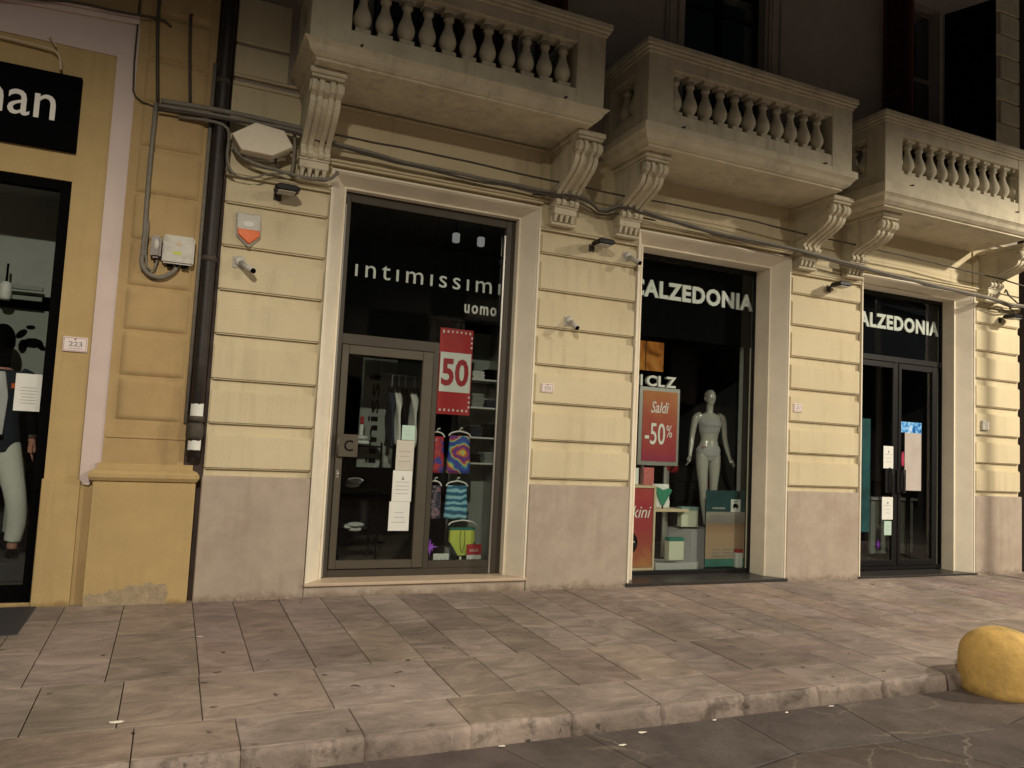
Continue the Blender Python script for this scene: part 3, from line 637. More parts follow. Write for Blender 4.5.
# ---- items in shop 1
t = thing('sale_poster', 'tall red hanging sale poster with 50 on a white square', 'poster', (-1.9, .46, 2.3))
obj('sheet', MB().box(-2.09, -1.70, .45, .456, 1.85, 2.81), M['red'], t)
obj('white_square', MB().box(-2.075, -1.712, .446, .4495, 2.10, 2.54), M['paper'], t)
obj('number', text_mesh('50', -2.055, -1.735, 2.165, 2.475, .4455, .03, .003), M['dred'], t)
d = MB()
for k in range(7): x = -2.06+k*.052; d.box(x, x+.018, .4465, .4495, 2.765-random.random()*.012, 2.785); d.box(x, x+.02, .4465, .4495, 1.885, 1.905+random.random()*.01)
for k in range(3): d.box(-1.725, -1.705, .4465, .4495, 2.6+k*.055, 2.622+k*.055); d.box(-1.725, -1.705, .4465, .4495, 1.93+k*.055, 1.952+k*.055)
obj('heart_border', d, M['pink'], t)
obj('hanging_wire', MB().tube([(-1.9, .455, 2.81), (-1.9, .455, 4.05)], .003), M['black'], t)

def notice(label, x0, x1, z0, z1, y, m, lines=4, cat='notice', head=False, tilt=0):
    t = thing('paper_notice', label, cat, ((x0+x1)/2, y, z0))
    obj('sheet', MB().box(x0, x1, y-.0015, y, z0, z1), m, t)
    p = MB(); h = z1-z0; wd = x1-x0
    if head: p.prism([(x0+wd*.45, y-.002, z1-h*.30), (x0+wd*.6, y-.002, z1-h*.30), (x0+wd*.52, y-.002, z1-h*.17)], (0, -.0008, 0))
    for k in range(lines):
        z = z1-h*(.38+.5*k/max(1, lines)); q = random.uniform(.12, .3)
        p.box(x0+wd*q, x1-wd*q, y-.0028, y-.002, z, z+h*.012)
    obj('print', p, M['ink'], t); return t
notice('small pale green card taped highest on the left glass door', -2.515, -2.375, 1.545, 1.70, .262, M['paperg'], 2)
notice('buff sheet taped just below the pale green card on the door', -2.565, -2.372, 1.225, 1.54, .263, M['paperc'], 3, head=False)
notice('white sheet with small emblem, middle of the three sheets on the door', -2.585, -2.375, .90, 1.222, .262, M['paper'], 4, head=True)
notice('white sheet lowest in the column of notices on the door', -2.605, -2.385, .595, .898, .263, M['paper'], 3)

def hanger(cx, y, z, wd=.13, m=None, parent=None):
    h = MB(); h.tube([(cx-wd, y, z-.035), (cx-wd*.8, y, z), (cx-.02, y, z+.02), (cx+.02, y, z+.02), (cx+wd*.8, y, z), (cx+wd, y, z-.035)], .009)
    h.tube([(cx, y, z+.02), (cx, y, z+.05), (cx+.02, y, z+.065), (cx+.03, y, z+.05)], .005)
    return obj('hanger', h, m or M['letter'], parent)
def shorts(label, x0, x1, z0, z1, m, y=.5):
    t = thing('swim_shorts', label, 'shorts', ((x0+x1)/2, y, z0), group='swim shorts hanging in the menswear window')
    cx = (x0+x1)/2; wd = x1-x0; n = 14
    s = MB(); q = bmesh.new(); rows = 10; V = []
    for i in range(rows+1):
        tt = i/rows; zz_ = z1-(z1-z0)*tt; row = []
        hw = wd*(.42+.08*tt)
        for k in range(n):
            a_ = 2*PI*k/n; row.append(q.verts.new((cx+hw*math.cos(a_), y+.035*math.sin(a_)+.006*math.sin(k*2.3+i*.9), zz_ + (.03*abs(math.cos(a_)) if 0 else 0) + (.05*(1-tt)*0) + (0.045*max(0, 1-abs(math.cos(a_))*5) if i == rows else 0))))
        V.append(row)
    for a_, b_ in zip(V, V[1:]):
        for k in range(n): q.faces.new((a_[k], a_[(k+1) % n], b_[(k+1) % n], b_[k]))
    q.faces.new(V[0]); q.faces.new(V[-1][::-1])
    for fc in q.faces: fc.smooth = True
    bmesh.ops.recalc_face_normals(q, faces=q.faces); s.merge(q)
    obj('fabric', s, m, t); hanger(cx, y, z1+.03, wd*.45, None, t)
    return t
shorts('red and blue patterned swim shorts hanging at the upper left of the window', -2.14, -1.95, 1.20, 1.60, M['redblue'])
shorts('tie dye swim shorts with a swirl of yellow, red and blue', -1.925, -1.635, 1.20, 1.62, M['tiedye'])
shorts('dark patterned swim shorts hanging below the red and blue pair', -2.13, -1.955, .70, 1.06, M['patch'])
shorts('blue wavy striped swim shorts hanging below the tie dye pair', -1.925, -1.64, .70, 1.065, M['bluestripe'])
t = thing('swim_briefs', 'lime yellow briefs with teal trim on a white hanger stand', 'briefs', (-1.7, .48, .28))
q = bmesh.new(); pts = [(-.145, .17), (.145, .17), (.15, .02), (.11, -.04), (.05, -.13), (-.05, -.13), (-.11, -.04), (-.15, .02)]
mbx = MB(); mbx.prism([(-1.70+x, .46, .425+z) for x, z in pts], (0, .05, 0), .008); q.free()
fb_ = obj('fabric', mbx, M['lime'], t)
obj('waistband', MB().box(-1.848, -1.552, .455, .515, .577, .605, .004), M['teal2'], t)
obj('leg_trim', MB().tube([(-1.851, .457, .445), (-1.81, .455, .385), (-1.75, .455, .295)], .008).tube([(-1.549, .457, .445), (-1.59, .455, .385), (-1.65, .455, .295)], .008).tube([(-1.72, .456, .57), (-1.735, .452, .47), (-1.705, .455, .33)], .003).tube([(-1.68, .456, .57), (-1.665, .452, .47), (-1.695, .455, .33)], .003), M['teal'], t)
hanger(-1.70, .48, .665, .165, None, t)
obj('stand', MB().box(-1.712, -1.688, .49, .50, .22, .3).box(-1.76, -1.64, .42, .56, .205, .22, .003).tube([(-1.7, .5, .68), (-1.7, .5, .74)], .01), M['letter'], t)
t = thing('price_card', 'white card with a grey arched top at the window foot beside the violet star', 'card', (-1.94, .45, .22))
obj('card', MB().box(-2.03, -1.85, .45, .46, .215, .325, .003), M['paper'], t); obj('print', text_mesh('- - -', -2.0, -1.88, .265, .272, .4495, 0, .001), M['ink'], t)
t = thing('price_card', 'red and white card right of the lime briefs', 'card', (-1.55, .43, .22))
obj('card', MB().box(-1.65, -1.48, .43, .44, .215, .31, .002), M['paper'], t); obj('red_top', MB().box(-1.652, -1.478, .428, .442, .31, .425, .002), M['red'], t)
obj('print', text_mesh('SALDI', -1.62, -1.52, .345, .375, .4275, .01, .001), M['pink'], t)
st = MB(); 
for k in range(8):
    a_ = 2*PI*k/8; rr_ = .09 if k % 2 == 0 else .055
    st.prism([(-2.08, .44, .40), (-2.08+.03*math.cos(a_+.4), .44, .40+.03*math.sin(a_+.4)), (-2.08+rr_*math.cos(a_), .425, .40+rr_*math.sin(a_)), (-2.08+.03*math.cos(a_-.4), .44, .40+.03*math.sin(a_-.4))], (0, .02, 0))
tag(obj('star_ornament', st, M['purple']), 'small violet star ornament at the lower left of the menswear window', 'ornament')
# shelves along the right side, with folded goods
t = thing('display_shelf', 'dark wall shelving with white pierced shelves at the right of the menswear window', 'shelves', (-1.3, .95, .15))
for z in (1.30, 1.60, 1.95, 2.28): obj('shelf', MB().box(-1.58, -1.15, .75, 1.15, z, z+.02, .003), M['letter'], t)
obj('upright', MB().box(-1.2, -1.17, .74, 1.16, .15, 3.0).box(-1.60, -1.57, 1.1, 1.16, .15, 3.0), M['steel'], t)
obj('back_panel', MB().box(-1.65, -1.15, 1.17, 1.19, .15, 2.9), M['panelg'], t)
cols = [M['black'], M['panelg'], M['navy'], M['black'], M['panelg'], M['navy'], M['letter'], M['black']]
names = ['white pierced tray heap on the lowest shelf in view', 'black folded garments on the lowest shelf right end', 'dark folded garments on the second shelf from below', 'black folded garments on the second shelf, right end', 'grey folded garments on the third shelf from below', 'dark folded garments on the third shelf, right end', 'grey folded garments on the top shelf', 'dark folded garments on the top shelf, right end']
for k, z in enumerate((1.32, 1.62, 1.97, 2.30)):
    for j in range(2):
        g = MB(); x = -1.55+j*.19
        for q_ in range(3+((k+j) % 3)): g.box(x+random.uniform(-.01, .01), x+.15+random.uniform(-.01, .01), .78, .98, z+q_*.032, z+.03+q_*.032, .008, 2)
        tag(obj('folded_clothes', g, cols[(k*2+j) % 8]), names[k*2+j] if k or j else 'grey folded garments on the lowest shelf, left end', 'clothes', 'folded clothes on the menswear shelves')
# hanging jackets and pale panel with upright lettering, deeper inside
t = thing('sign_board', 'dim grey panel lettered sideways, standing behind the left door', 'panel', (-2.45, 1.4, .14))
obj('board', MB().box(-2.72, -2.30, 1.40, 1.43, 1.2, 2.50, .004), M['panelg'], t)
obj('lettering', text_mesh('imissi', -2.62, -2.50, 1.25, 2.30, 1.398, .015, .003, rot=R(90)), M['black'], t)
for k, (x, mm, lb) in enumerate([(-2.46, M['navy'], 'black jacket hanging leftmost inside the left door'), (-2.38, M['trouser'], 'pale grey jacket hanging second from the left inside the door'), (-2.30, M['black'], 'black jacket hanging third from the left inside the door'), (-2.19, M['trouser'], 'pale shirt hanging rightmost inside the door')]):
    t = thing('hanging_jacket', lb, 'jacket', (x, 1.0, 1.6), group='jackets hanging inside the menswear door')
    g = MB(); z = 2.16
    for sg in (0,):
        rr_ = []
        for i in range(9):
            q_ = i/8; zz_ = z-.60*q_; hw = .02+.13*min(1, q_*4) if q_ < .3 else .15
            rr_.append([(x+.05*math.sin(a_)*(.6+.4*math.sin(3*a_+i)), 1.0+hw*math.cos(a_), zz_-.1*abs(math.cos(a_))) for a_ in [2*PI*m_/14 for m_ in range(14)]])
        g.rings(rr_)
    obj('body', g, mm, t); hg = MB(); hg.tube([(x, 1.0, 2.15), (x, 1.0, 2.27), (x, .98, 2.29)], .006); obj('hanger', hg, M['letter'], t)
tag(obj('clothes_rail', MB().tube([(-2.6, 1.0, 2.285), (-2.0, 1.0, 2.285)], .012).tube([(-2.01, 1.0, 2.285), (-2.01, 1.0, 4.4)], .008).tube([(-2.59, 1.0, 2.285), (-2.59, 1.0, 4.4)], .008), M['steel']), 'thin steel clothes rail carrying the jackets inside the left door', 'rail')
t = thing('display_stand', 'dark display stand just inside the left door holding white goods', 'stand', (-2.7, 1.3, .14))
obj('shelf', MB().box(-2.95, -2.50, 1.10, 1.5, .45, .47).box(-2.95, -2.50, 1.1, 1.5, .95, .97).box(-2.95, -2.5, 1.1, 1.5, 1.44, 1.46), M['black'], t); obj('upright', MB().box(-2.95, -2.93, 1.1, 1.12, .14, 1.5).box(-2.52, -2.5, 1.1, 1.12, .14, 1.5).box(-2.95, -2.93, 1.48, 1.5, .14, 1.5).box(-2.52, -2.5, 1.48, 1.5, .14, 1.5), M['black'], t)
for k, (x, z, hh) in enumerate([(-2.80, 1.46, .10), (-2.80, .97, .11), (-2.78, .47, .12)]):
    g = MB()
    for q_ in range(3): g.ell((x+random.uniform(-.03, .09), 1.2+random.uniform(-.03, .03), z+.03+.028*q_), random.uniform(.07, .11), .08, .03, 10)
    tag(obj('folded_linen', g, M['paper']), ['heap of white linen on the top tier of the dark stand inside the door', 'heap of white linen on the middle tier of the dark stand', 'heap of white linen on the lowest tier of the dark stand'][k], 'linen', 'white linen on the dark stand')
t = thing('spray_bottle', 'small white bottle with a red cap on the dark stand', 'bottle', (-2.86, 1.18, 1.56)); 
obj('bottle', MB().lathe([(.022, 0), (.024, .01), (.024, .11), (.012, .13)], (-2.74, 1.17, 1.575), 12), M['paper'], t); obj('cap', MB().lathe([(.018, 0), (.022, .01), (.022, .08), (.015, .09)], (-2.74, 1.17, 1.70), 12), M['red'], t)

# ------------------------------------------------------------------ shopfront 2 (display window)
def front23(a, b, zt, y, door_):
    g = MB()
    g.box(a, a+.015, y, y+.06, .03, zt, .003); g.box(b-.015, b, y, y+.06, .03, zt, .003); g.box(a+.015, b-.015, y+.002, y+.06, .03, .085, .003); g.box(a+.015, b-.015, y+.002, y+.06, zt-.05, zt, .003)
    o = obj('shopfront_frame', g, M['dframe'], B); return o
f2 = front23(.335, 2.315, 4.03, .42, False)
obj('glass_pane', MB().box(.350, 2.300, .435, .443, .085, 3.98), M['glass'], f2)
obj('chrome_upright', MB().box(2.235, 2.282, .60, .63, .09, 3.02, .003), mat('pale_upright', (.30, .32, .32), .5), f2)
s2 = thing('shop_sign', 'white capitals CALZEDONIA on black fascia above the display window with the dummy', 'sign', (1.3, .55, 3.6))
obj('fascia', MB().box(.34, 2.31, .49, .53, 3.0, 4.02, .003), M['black'], s2)
tm = text_mesh('CALZEDONIA', .37, 2.305, 3.49, 3.715, .488, .040, .02, sp=1.12); obj('lettering', tm, M['letter'], s2)

t = thing('sale_poster', 'orange and crimson Saldi poster in a grey stand frame with -50%', 'poster', (1.05, .75, 1.38))
obj('frame', MB().box(.745, 1.375, .76, .79, 1.37, 2.385, .004), M['steel'], t)
obj('sheet', MB().box(.80, 1.335, .755, .7595, 1.425, 2.335), M['saldi'], t)
obj('title', text_mesh('Saldi', .92, 1.20, 2.05, 2.20, .7535, .01, .002, shear=.3), M['pink'], t)
obj('number', text_mesh('-50', .84, 1.15, 1.64, 1.92, .7535, .006, .002), M['letter'], t)
obj('percent', text_mesh('%', 1.17, 1.26, 1.74, 1.90, .7535, 0, .002), M['pink'], t)
obj('stand_pole', MB().box(1.19, 1.235, .80, .83, .20, 1.37, .003).box(.85, .87, .80, .83, 1.1, 1.37), M['steel'], t)
t = thing('shop_letters', 'free standing white letters CLZ on top of the orange poster frame', 'letters', (1.05, .78, 2.39))
for ch_, a_, b_ in (('I', .745, .775), ('C', .84, .995), ('L', 1.02, 1.12), ('Z', 1.14, 1.30)): obj('letter', text_mesh(ch_, a_, b_, 2.392, 2.535, .80, .03, .05), M['letter'], t)
t = thing('photo_panel', 'amber picture panel with an added glow hanging deep in the display window', 'picture', (1.45, 1.6, 2.9))
am = bpy.data.materials.get('amber_photo_print')
Pn = am.node_tree.nodes['Principled BSDF']; am.node_tree.links.new(am.node_tree.nodes['Color Ramp'].outputs[0], Pn.inputs['Emission Color']); Pn.inputs['Emission Strength'].default_value = .45  # emission added to the print, so the picture glows without a lamp
obj('print', MB().box(1.1, 1.68, 1.6, 1.62, 2.70, 3.12, .004), am, t)
obj('hanging_wire', MB().tube([(1.2, 1.62, 3.12), (1.2, 1.62, 4.3)], .004).tube([(1.6, 1.62, 3.12), (1.6, 1.62, 4.3)], .004), M['black'], t)
obj('divider', MB().box(1.36, 1.375, 1.592, 1.598, 2.70, 3.12), M['wood'], t)

# bikini shelf unit
t = thing('display_shelf', 'light wooden display unit with a red bikini poster panel on its left side', 'shelf unit', (.8, .7, .04))
g = MB(); g.box(.37, .95, .62, .64, 1.06, 1.10); 
sh = MB(); sh.box(.36, .955, .62, 1.05, 1.085, 1.115, .003); sh.box(.925, .955, .62, 1.05, .05, 1.084, .003); sh.box(.36, .924, .62, 1.05, .05, .09, .003); sh.box(.956, 1.50, .66, 1.0, .785, .82, .003); sh.box(.36, .385, .64, 1.05, .09, 1.084, .003); g.bm.free()
obj('carcass', sh, M['wood'], t)
obj('poster_panel', MB().box(.386, .922, .632, .640, .095, 1.08), M['bikini'], t)
obj('title', text_mesh('bikini', .47, .89, .71, .86, .6305, .0, .002, shear=.3), M['letter'], t)
obj('pictured_swimsuit', MB().prism([(.45+.30*1*math.cos(a_)*.42+.13, .6305, .40+.14*math.sin(a_)) for a_ in [2*PI*k/14 for k in range(14)]], (0, -.0015, 0)), M['black'], t)
obj('small_title', text_mesh('mare', .50, .66, .40, .425, .628, .0, .001), M['letter'], t)
obj('back_upright', MB().box(1.34, 1.375, .95, .98, .05, 1.3), M['steel'], t)
# torso form with green bottoms
t = thing('bust_form', 'white hip form wearing green bikini bottoms on the wooden shelf', 'hip form', (1.14, .8, .82))
rr_ = []
for i in range(9):
    q_ = i/8; z = .822+.31*q_; hw = .13+.012*math.sin(q_*PI)+.015*(q_ < .3); rr_.append([(1.13+hw*math.cos(a_), .80+.07*math.sin(a_), z) for a_ in [2*PI*k/20 for k in range(20)]])
obj('form', MB().rings(rr_), M['paper'], t)
gp = MB(); gp.prism([(.985, .722, 1.10), (1.03, .722, 1.10), (1.13, .716, 1.06), (1.22, .722, 1.085), (1.275, .722, 1.06), (1.17, .716, .90), (1.145, .716, .86), (1.105, .716, .87), (1.05, .722, .98)], (0, .014, 0), .004); obj('briefs', gp, M['green'], t)
obj('leg_gap', MB().box(1.12, 1.135, .722, .74, .822, .88), M['black'], t)
# boxes and cards
def box_card(label, x0, x1, z0, z1, y, m, lid=None, ry=0):
    t = thing('product_box', label, 'box', ((x0+x1)/2, y, z0), group='small boxes in the display window')
    obj('box_body', MB().box(x0, x1, y, y+.09, z0, z1, .004), m, t)
    if lid: obj('lid', MB().box(x0-.004, x1+.004, y-.004, y+.095, z1+.001, z1+.045, .003), lid, t)
    return t
M['mint'] = mat('pale_mint_card', (.55, .58, .46), .7, var=.04)
M['grn'] = mat('grey_green_card', (.18, .28, .27), .7, var=.3, scale=30)
box_card('pale mint box with a printed grey lid standing on the grey pedestal', 1.44, 1.71, .585, .80, .74, M['mint'], M['grn'])
box_card('pale mint box with blue lid leaning on the low grey plinth', 1.16, 1.39, .18, .42, .60, M['mint'], M['teal2'])
box_card('white card box at the lower right in front of the beach poster', 2.20, 2.30, .075, .27, .545, M['paper'], M['dred'])
t = box_card('small pink printed box on top of the wooden unit', .86, 1.02, 1.116, 1.34, .78, mat('pink_card', (.50, .13, .13), .7, var=.3, scale=30), None)
t = box_card('slim white box on the wooden unit, left of the pink one', .74, .80, 1.116, 1.33, .80, M['paper'], None)
t = thing('pedestal', 'pale grey block pedestal under the silver dummy', 'pedestal', (1.6, .9, .04))
obj('block', MB().prism([(1.40, .98, .04), (1.60, .72, .04), (2.02, .74, .04), (2.02, 1.15, .04), (1.45, 1.2, .04)], (0, 0, .515), .004), M['greybox'], t)
tag(obj('low_plinth', MB().prism([(.99, .64, .04), (1.55, .60, .04), (1.72, .70, .04), (1.6, 1.0, .04), (1.0, 1.0, .04)], (0, 0, .10), .004), M['greybox']), 'low grey plinth on the display floor left of the pedestal', 'plinth')
# beach poster with panda emblem
t = thing('beach_poster', 'poster with dark teal top, white panda emblem and sandy beach below', 'poster', (2.05, .6, .08))
obj('board', MB().box(1.725, 2.365, .60, .615, .085, 1.08, .003), M['teal'], t)
obj('photo', MB().box(1.727, 2.363, .5965, .5995, .19, .80), M['beach'], t)
obj('base_band', MB().box(1.727, 2.363, .5955, .5995, .087, .188), M['teal2'], t)
obj('emblem_card', MB().box(2.125, 2.285, .5955, .5995, .80, .965), M['paper'], t)
em = MB(); Y = .595
def disc(mb, cx, cz, rx, rz, y, a=0, n=12): mb.prism([(cx+rx*math.cos(q)*math.cos(a)-rz*math.sin(q)*math.sin(a), y, cz+rx*math.cos(q)*math.sin(a)+rz*math.sin(q)*math.cos(a)) for q in [2*PI*k/n for k in range(n)]], (0, -.001, 0))
disc(em, 2.195, .885, .038, .028, Y, .3); disc(em, 2.185, .935, .012, .010, Y); disc(em, 2.225, .940, .010, .009, Y); disc(em, 2.23, .87, .018, .03, Y, -.2); disc(em, 2.175, .865, .014, .025, Y, .2)
obj('emblem', em, M['black'], t)
obj('title', text_mesh('mission', 1.83, 2.03, .835, .865, .5985, .0, .001), M['letter'], t)
ln = MB()
for (z, a_, b_) in [(.735, 1.78, 2.28), (.70, 1.86, 2.2), (.30, 1.85, 1.95), (.30, 2.0, 2.22), (.255, 1.85, 1.94), (.255, 2.02, 2.25), (.215, 1.84, 2.24)]:
    x = a_
    while x < b_: l_ = random.uniform(.012, .035); ln.box(x, min(x+l_, b_), .5945, .596, z, z+.018); x += l_+.008
obj('fine_print', ln, M['ink'], t)
for k in (0,):
    g = MB(); rr_ = []
    for i in range(7): q_ = i/6; rr_.append([(2.26+.09*math.sin(PI*(.2+.6*q_))*math.cos(a_), 1.15+.04*math.sin(a_), 1.0+.26*q_) for a_ in [2*PI*m_/12 for m_ in range(12)]])
    tag(obj('red_swimsuit', g.rings(rr_), M['dred']), 'crimson swimsuit hanging low behind the beach poster', 'swimsuit')
g = MB(); rr_ = []
for i in range(7): q_ = i/6; rr_.append([(1.62+.12*math.sin(PI*(.25+.5*q_))*math.cos(a_), 1.25+.03*math.sin(a_), 1.27+.14*q_) for a_ in [2*PI*m_/12 for m_ in range(12)]])
tag(obj('red_swimsuit', g.rings(rr_), M['dred']), 'dark red top hanging between the orange poster and the dummy', 'swimsuit')
tag(obj('garment_rack', MB().tube([(1.35, 1.3, 1.15), (2.2, 1.3, 1.15)], .008).tube([(1.6, 1.3, .04), (1.6, 1.3, 1.45)], .008).tube([(2.2, 1.3, .04), (2.2, 1.3, 1.45)], .008).tube([(1.35, 1.3, 1.44), (2.3, 1.3, 1.44)], .008), M['dframe']), 'thin dark garment rack standing behind the silver dummy', 'rack')

# ------------------------------------------------------------------ figures
def remeshed(mb, vox, sm=6, fac=.5):
    me = bpy.data.meshes.new('body'); mb.bm.to_mesh(me); mb.bm.free()
    o = bpy.data.objects.new('tmp', me); C.objects.link(o)
    a = o.modifiers.new('r', 'REMESH'); a.mode = 'VOXEL'; a.voxel_size = vox
    b = o.modifiers.new('s', 'SMOOTH'); b.factor = fac; b.iterations = sm
    dg = bpy.context.evaluated_depsgraph_get(); m2 = bpy.data.meshes.new_from_object(o.evaluated_get(dg))
    bpy.data.objects.remove(o); bpy.data.meshes.remove(me)
    for p in m2.polygons: p.use_smooth = True
    return m2
def loft(mb, secs, n=24):
    """secs: (cx, cy, z, rx, ry)"""
    P_ = secs; q = []
    for i in range(len(P_)-1):
        for k in range(3):
            t_ = k/3; s_ = t_*t_*(3-2*t_); q.append([P_[i][j]+(P_[i+1][j]-P_[i][j])*(t_ if j in (2,) else s_) for j in range(5)])
    q.append(P_[-1])
    mb.rings([[(c[0]+c[3]*math.cos(a_), c[1]+c[4]*math.sin(a_), c[2]) for a_ in [2*PI*k/n for k in range(n)]] for c in q])
TORSO = [(0, .01, .90, .10, .085), (0, .005, .97, .158, .112), (0, 0, 1.03, .165, .112), (0, -.005, 1.10, .135, .095), (0, -.01, 1.17, .115, .082), (0, -.01, 1.27, .128, .09), (0, -.02, 1.36, .148, .112), (0, -.005, 1.44, .155, .095), (0, .0, 1.50, .145, .07), (0, .0, 1.535, .075, .055)]
def hand(mb, p, d, side, s=1):
    """palm + five fingers, d = direction of the hand, side = +1/-1"""
    p = Vector(p); d = Vector(d).normalized(); ax = Vector((0, -1, 0)); ac = d.cross(ax).normalized()
    fw = (ax - d*ax.dot(d)).normalized()
    mb.tube([p, p+d*.045*s, p+d*.085*s], [.022*s, .032*s, .030*s], 10, 1, ry=.55)
    for k, (l, o_) in enumerate([(.068, -.027), (.078, -.009), (.072, .009), (.056, .026)]):
        b = p+d*.075*s+fw*o_*s*1.0
        mb.tube([b, b+d*l*.5*s+fw*o_*.2, b+d*l*s+fw*o_*.3+ac*side*-.014], [.0095*s, .0085*s, .006*s], 8, 1)
    b = p+d*.02*s+fw*.02*s
    mb.tube([b, b+d*.04*s+fw*.03*s, b+d*.075*s+fw*.042*s], [.012*s, .010*s, .007*s], 8, 1)
fig = MB(); loft(fig, TORSO)
fig.ell((.058, -.095, 1.375), .052, .045, .05); fig.ell((-.058, -.095, 1.375), .052, .045, .05)
fig.tube([(0, 0, 1.50), (0, -.005, 1.58), (0, -.015, 1.65)], [.06, .045, .048], 16, 1)
fig.ell((0, -.02, 1.745), .070, .088, .105, 20); fig.ell((0, -.035, 1.69), .052, .062, .065, 16); fig.ell((0, .005, 1.765), .072, .085, .085, 16)
fig.ell((0, -.105, 1.715), .011, .016, .022, 10); fig.ell((0, -.094, 1.678), .02, .01, .007, 10)
for sx in (-1, 1): fig.ell((sx*.072, 0, 1.725), .010, .018, .028, 10); fig.ell((sx*.028, -.094, 1.745), .017, .008, .007, 8)
for sx in (-1, 1):
    fig.tube([(sx*.12, 0, 1.495), (sx*.185, .0, 1.475), (sx*.215, .005, 1.38), (sx*.235, .015, 1.20), (sx*.255, -.01, 1.07), (sx*.285, -.05, .93)], [.05, .055, .043, .036, .034, .021], 14, 2)
    hand(fig, (sx*.283, -.048, .945), (sx*.35, -.3, -1), sx, .95)
legs = {1: [(.085, .0, .97), (.095, -.005, .80), (.08, -.01, .52), (.082, .02, .34), (.065, .0, .11), (.062, -.01, .06)], -1: [(-.085, .0, .97), (-.095, -.02, .80), (-.09, -.07, .52), (-.07, -.05, .34), (-.045, -.06, .11), (-.04, -.07, .06)]}
for sx in (-1, 1):
    fig.tube(legs[sx], [.09, .082, .053, .054, .033, .034], 16, 2)
    e = legs[sx][-1]; fig.tube([(e[0], e[1]+.035, .085), (e[0], e[1]-.02, .06), (e[0]+.01*sx, e[1]-.09, .03), (e[0]+.015*sx, e[1]-.15, .014)], [.026, .032, .03, .018], 12, 1)
t = thing('mannequin', 'silver grey female shop dummy standing on the grey block pedestal', 'mannequin', (2.01, .95, .555), R(-14), local=True)
bme = remeshed(fig, .0065, 3); sc_ = 1.885/1.855
bme.transform(Matrix.Scale(sc_, 4)); obj('body', bme, M['mann'], t)
tp = MB(); loft(tp, [(0, -.01, 1.25, .131, .094), (0, -.018, 1.32, .146, .11), (0, -.025, 1.38, .158, .135), (0, -.012, 1.43, .163, .105), (0, -.005, 1.455, .16, .092)]); tm2 = remeshed(tp, .008, 4); tm2.transform(Matrix.Scale(sc_, 4)); obj('swim_top', tm2, M['greycloth'], t)
tp = MB(); loft(tp, [(0, .008, .885, .05, .085), (0, .007, .93, .125, .105), (0, .005, .97, .166, .121), (0, 0, 1.03, .172, .119), (0, -.004, 1.085, .148, .105)]); tm2 = remeshed(tp, .008, 4); tm2.transform(Matrix.Scale(sc_, 4)); obj('swim_bottoms', tm2, M['greycloth'], t)
tg = MB(); tg.box(-.15, -.09, -.125, -.122, 1.085, 1.11); obj('price_tag', tg, M['pinkline'], t)

# male dummy in the left shop window
fig = MB()
fig.tube([(0, 0, 1.50), (0, -.005, 1.58), (0, -.015, 1.65)], [.065, .055, .055], 16, 1)
fig.ell((0, -.02, 1.755), .078, .098, .115, 20); fig.ell((0, -.04, 1.70), .058, .065, .07, 16); fig.ell((0, -.118, 1.73), .012, .018, .024, 10)
for sx in (-1, 1): fig.ell((sx*.08, 0, 1.735), .011, .02, .03, 10)
loft(fig, TORSO)
for sx in (-1, 1):
    fig.tube([(sx*.15, 0, 1.48), (sx*.22, .0, 1.42), (sx*.25, .01, 1.2), (sx*.27, -.02, .95)], [.06, .055, .045, .028], 14, 2); hand(fig, (sx*.272, -.022, .95), (sx*.05, -.15, -1), sx, 1.05)
LG = {1: [(.09, 0, .95), (.14, -.02, .72), (.20, -.06, .50), (.22, -.02, .3), (.20, -.01, .09)], -1: [(-.09, 0, .95), (-.10, -.01, .72), (-.09, -.04, .50), (-.08, .0, .3), (-.08, .02, .09)]}
for sx in (-1, 1): fig.tube(LG[sx], [.09, .08, .055, .05, .038], 14, 2)
t = thing('mannequin', 'dark headed male dummy in navy jacket and pale trousers behind the left shop glass', 'mannequin', (-6.19, .55, .30), R(5), local=True); t.scale = (1.1, 1.1, 1.12)
obj('body', remeshed(fig, .008, 3), M['skin'], t)
hd = MB(); hd.ell((0, -.035, 1.755), .092, .125, .135, 20); hd.tube([(0, .0, 1.54), (0, -.01, 1.66)], .07, 16, 0); obj('hood', remeshed(hd, .01, 3), M['black'], t)
jk = MB(); loft(jk, [(0, 0, .86, .19, .125), (0, 0, .96, .195, .135), (0, 0, 1.10, .17, .12), (0, 0, 1.2, .165, .118), (0, -.01, 1.36, .20, .14), (0, 0, 1.46, .20, .12), (0, 0, 1.52, .13, .09)])
for sx in (-1, 1): jk.tube([(sx*.14, 0, 1.49), (sx*.225, .0, 1.45), (sx*.265, .01, 1.2), (sx*.275, -.02, 1.0)], [.065, .07, .058, .045], 14, 2)
obj('jacket', remeshed(jk, .01, 4), M['navy'], t)
sh_ = MB(); sh_.prism([(-.05, -.150, 1.50), (.05, -.150, 1.50), (.085, -.160, 1.30), (.07, -.150, 1.0), (-.07, -.150, 1.0), (-.085, -.160, 1.30)], (0, .03, 0), .006); obj('shirt', sh_, M['shirt'], t)
obj('pocket_square', MB().box(.10, .15, -.152, -.135, 1.37, 1.41, .003), M['orange'], t)
obj('belt', MB().box(-.08, .08, -.152, -.125, .965, 1.0, .004), M['black'], t)
obj('shirt_cuff', MB().tube([(.276, -.021, 1.01), (.277, -.024, .985)], .036, 12, 0).tube([(-.276, -.021, 1.01), (-.277, -.024, .985)], .036, 12, 0), M['shirt'], t)
tr = MB(); loft(tr, [(0, 0, .84, .14, .11), (0, 0, .93, .165, .125), (0, 0, 1.0, .15, .115)])
for sx in (-1, 1): tr.tube(LG[sx][:-1]+[(LG[sx][-1][0], LG[sx][-1][1], .15)], [.10, .095, .078, .073, .062], 16, 2)
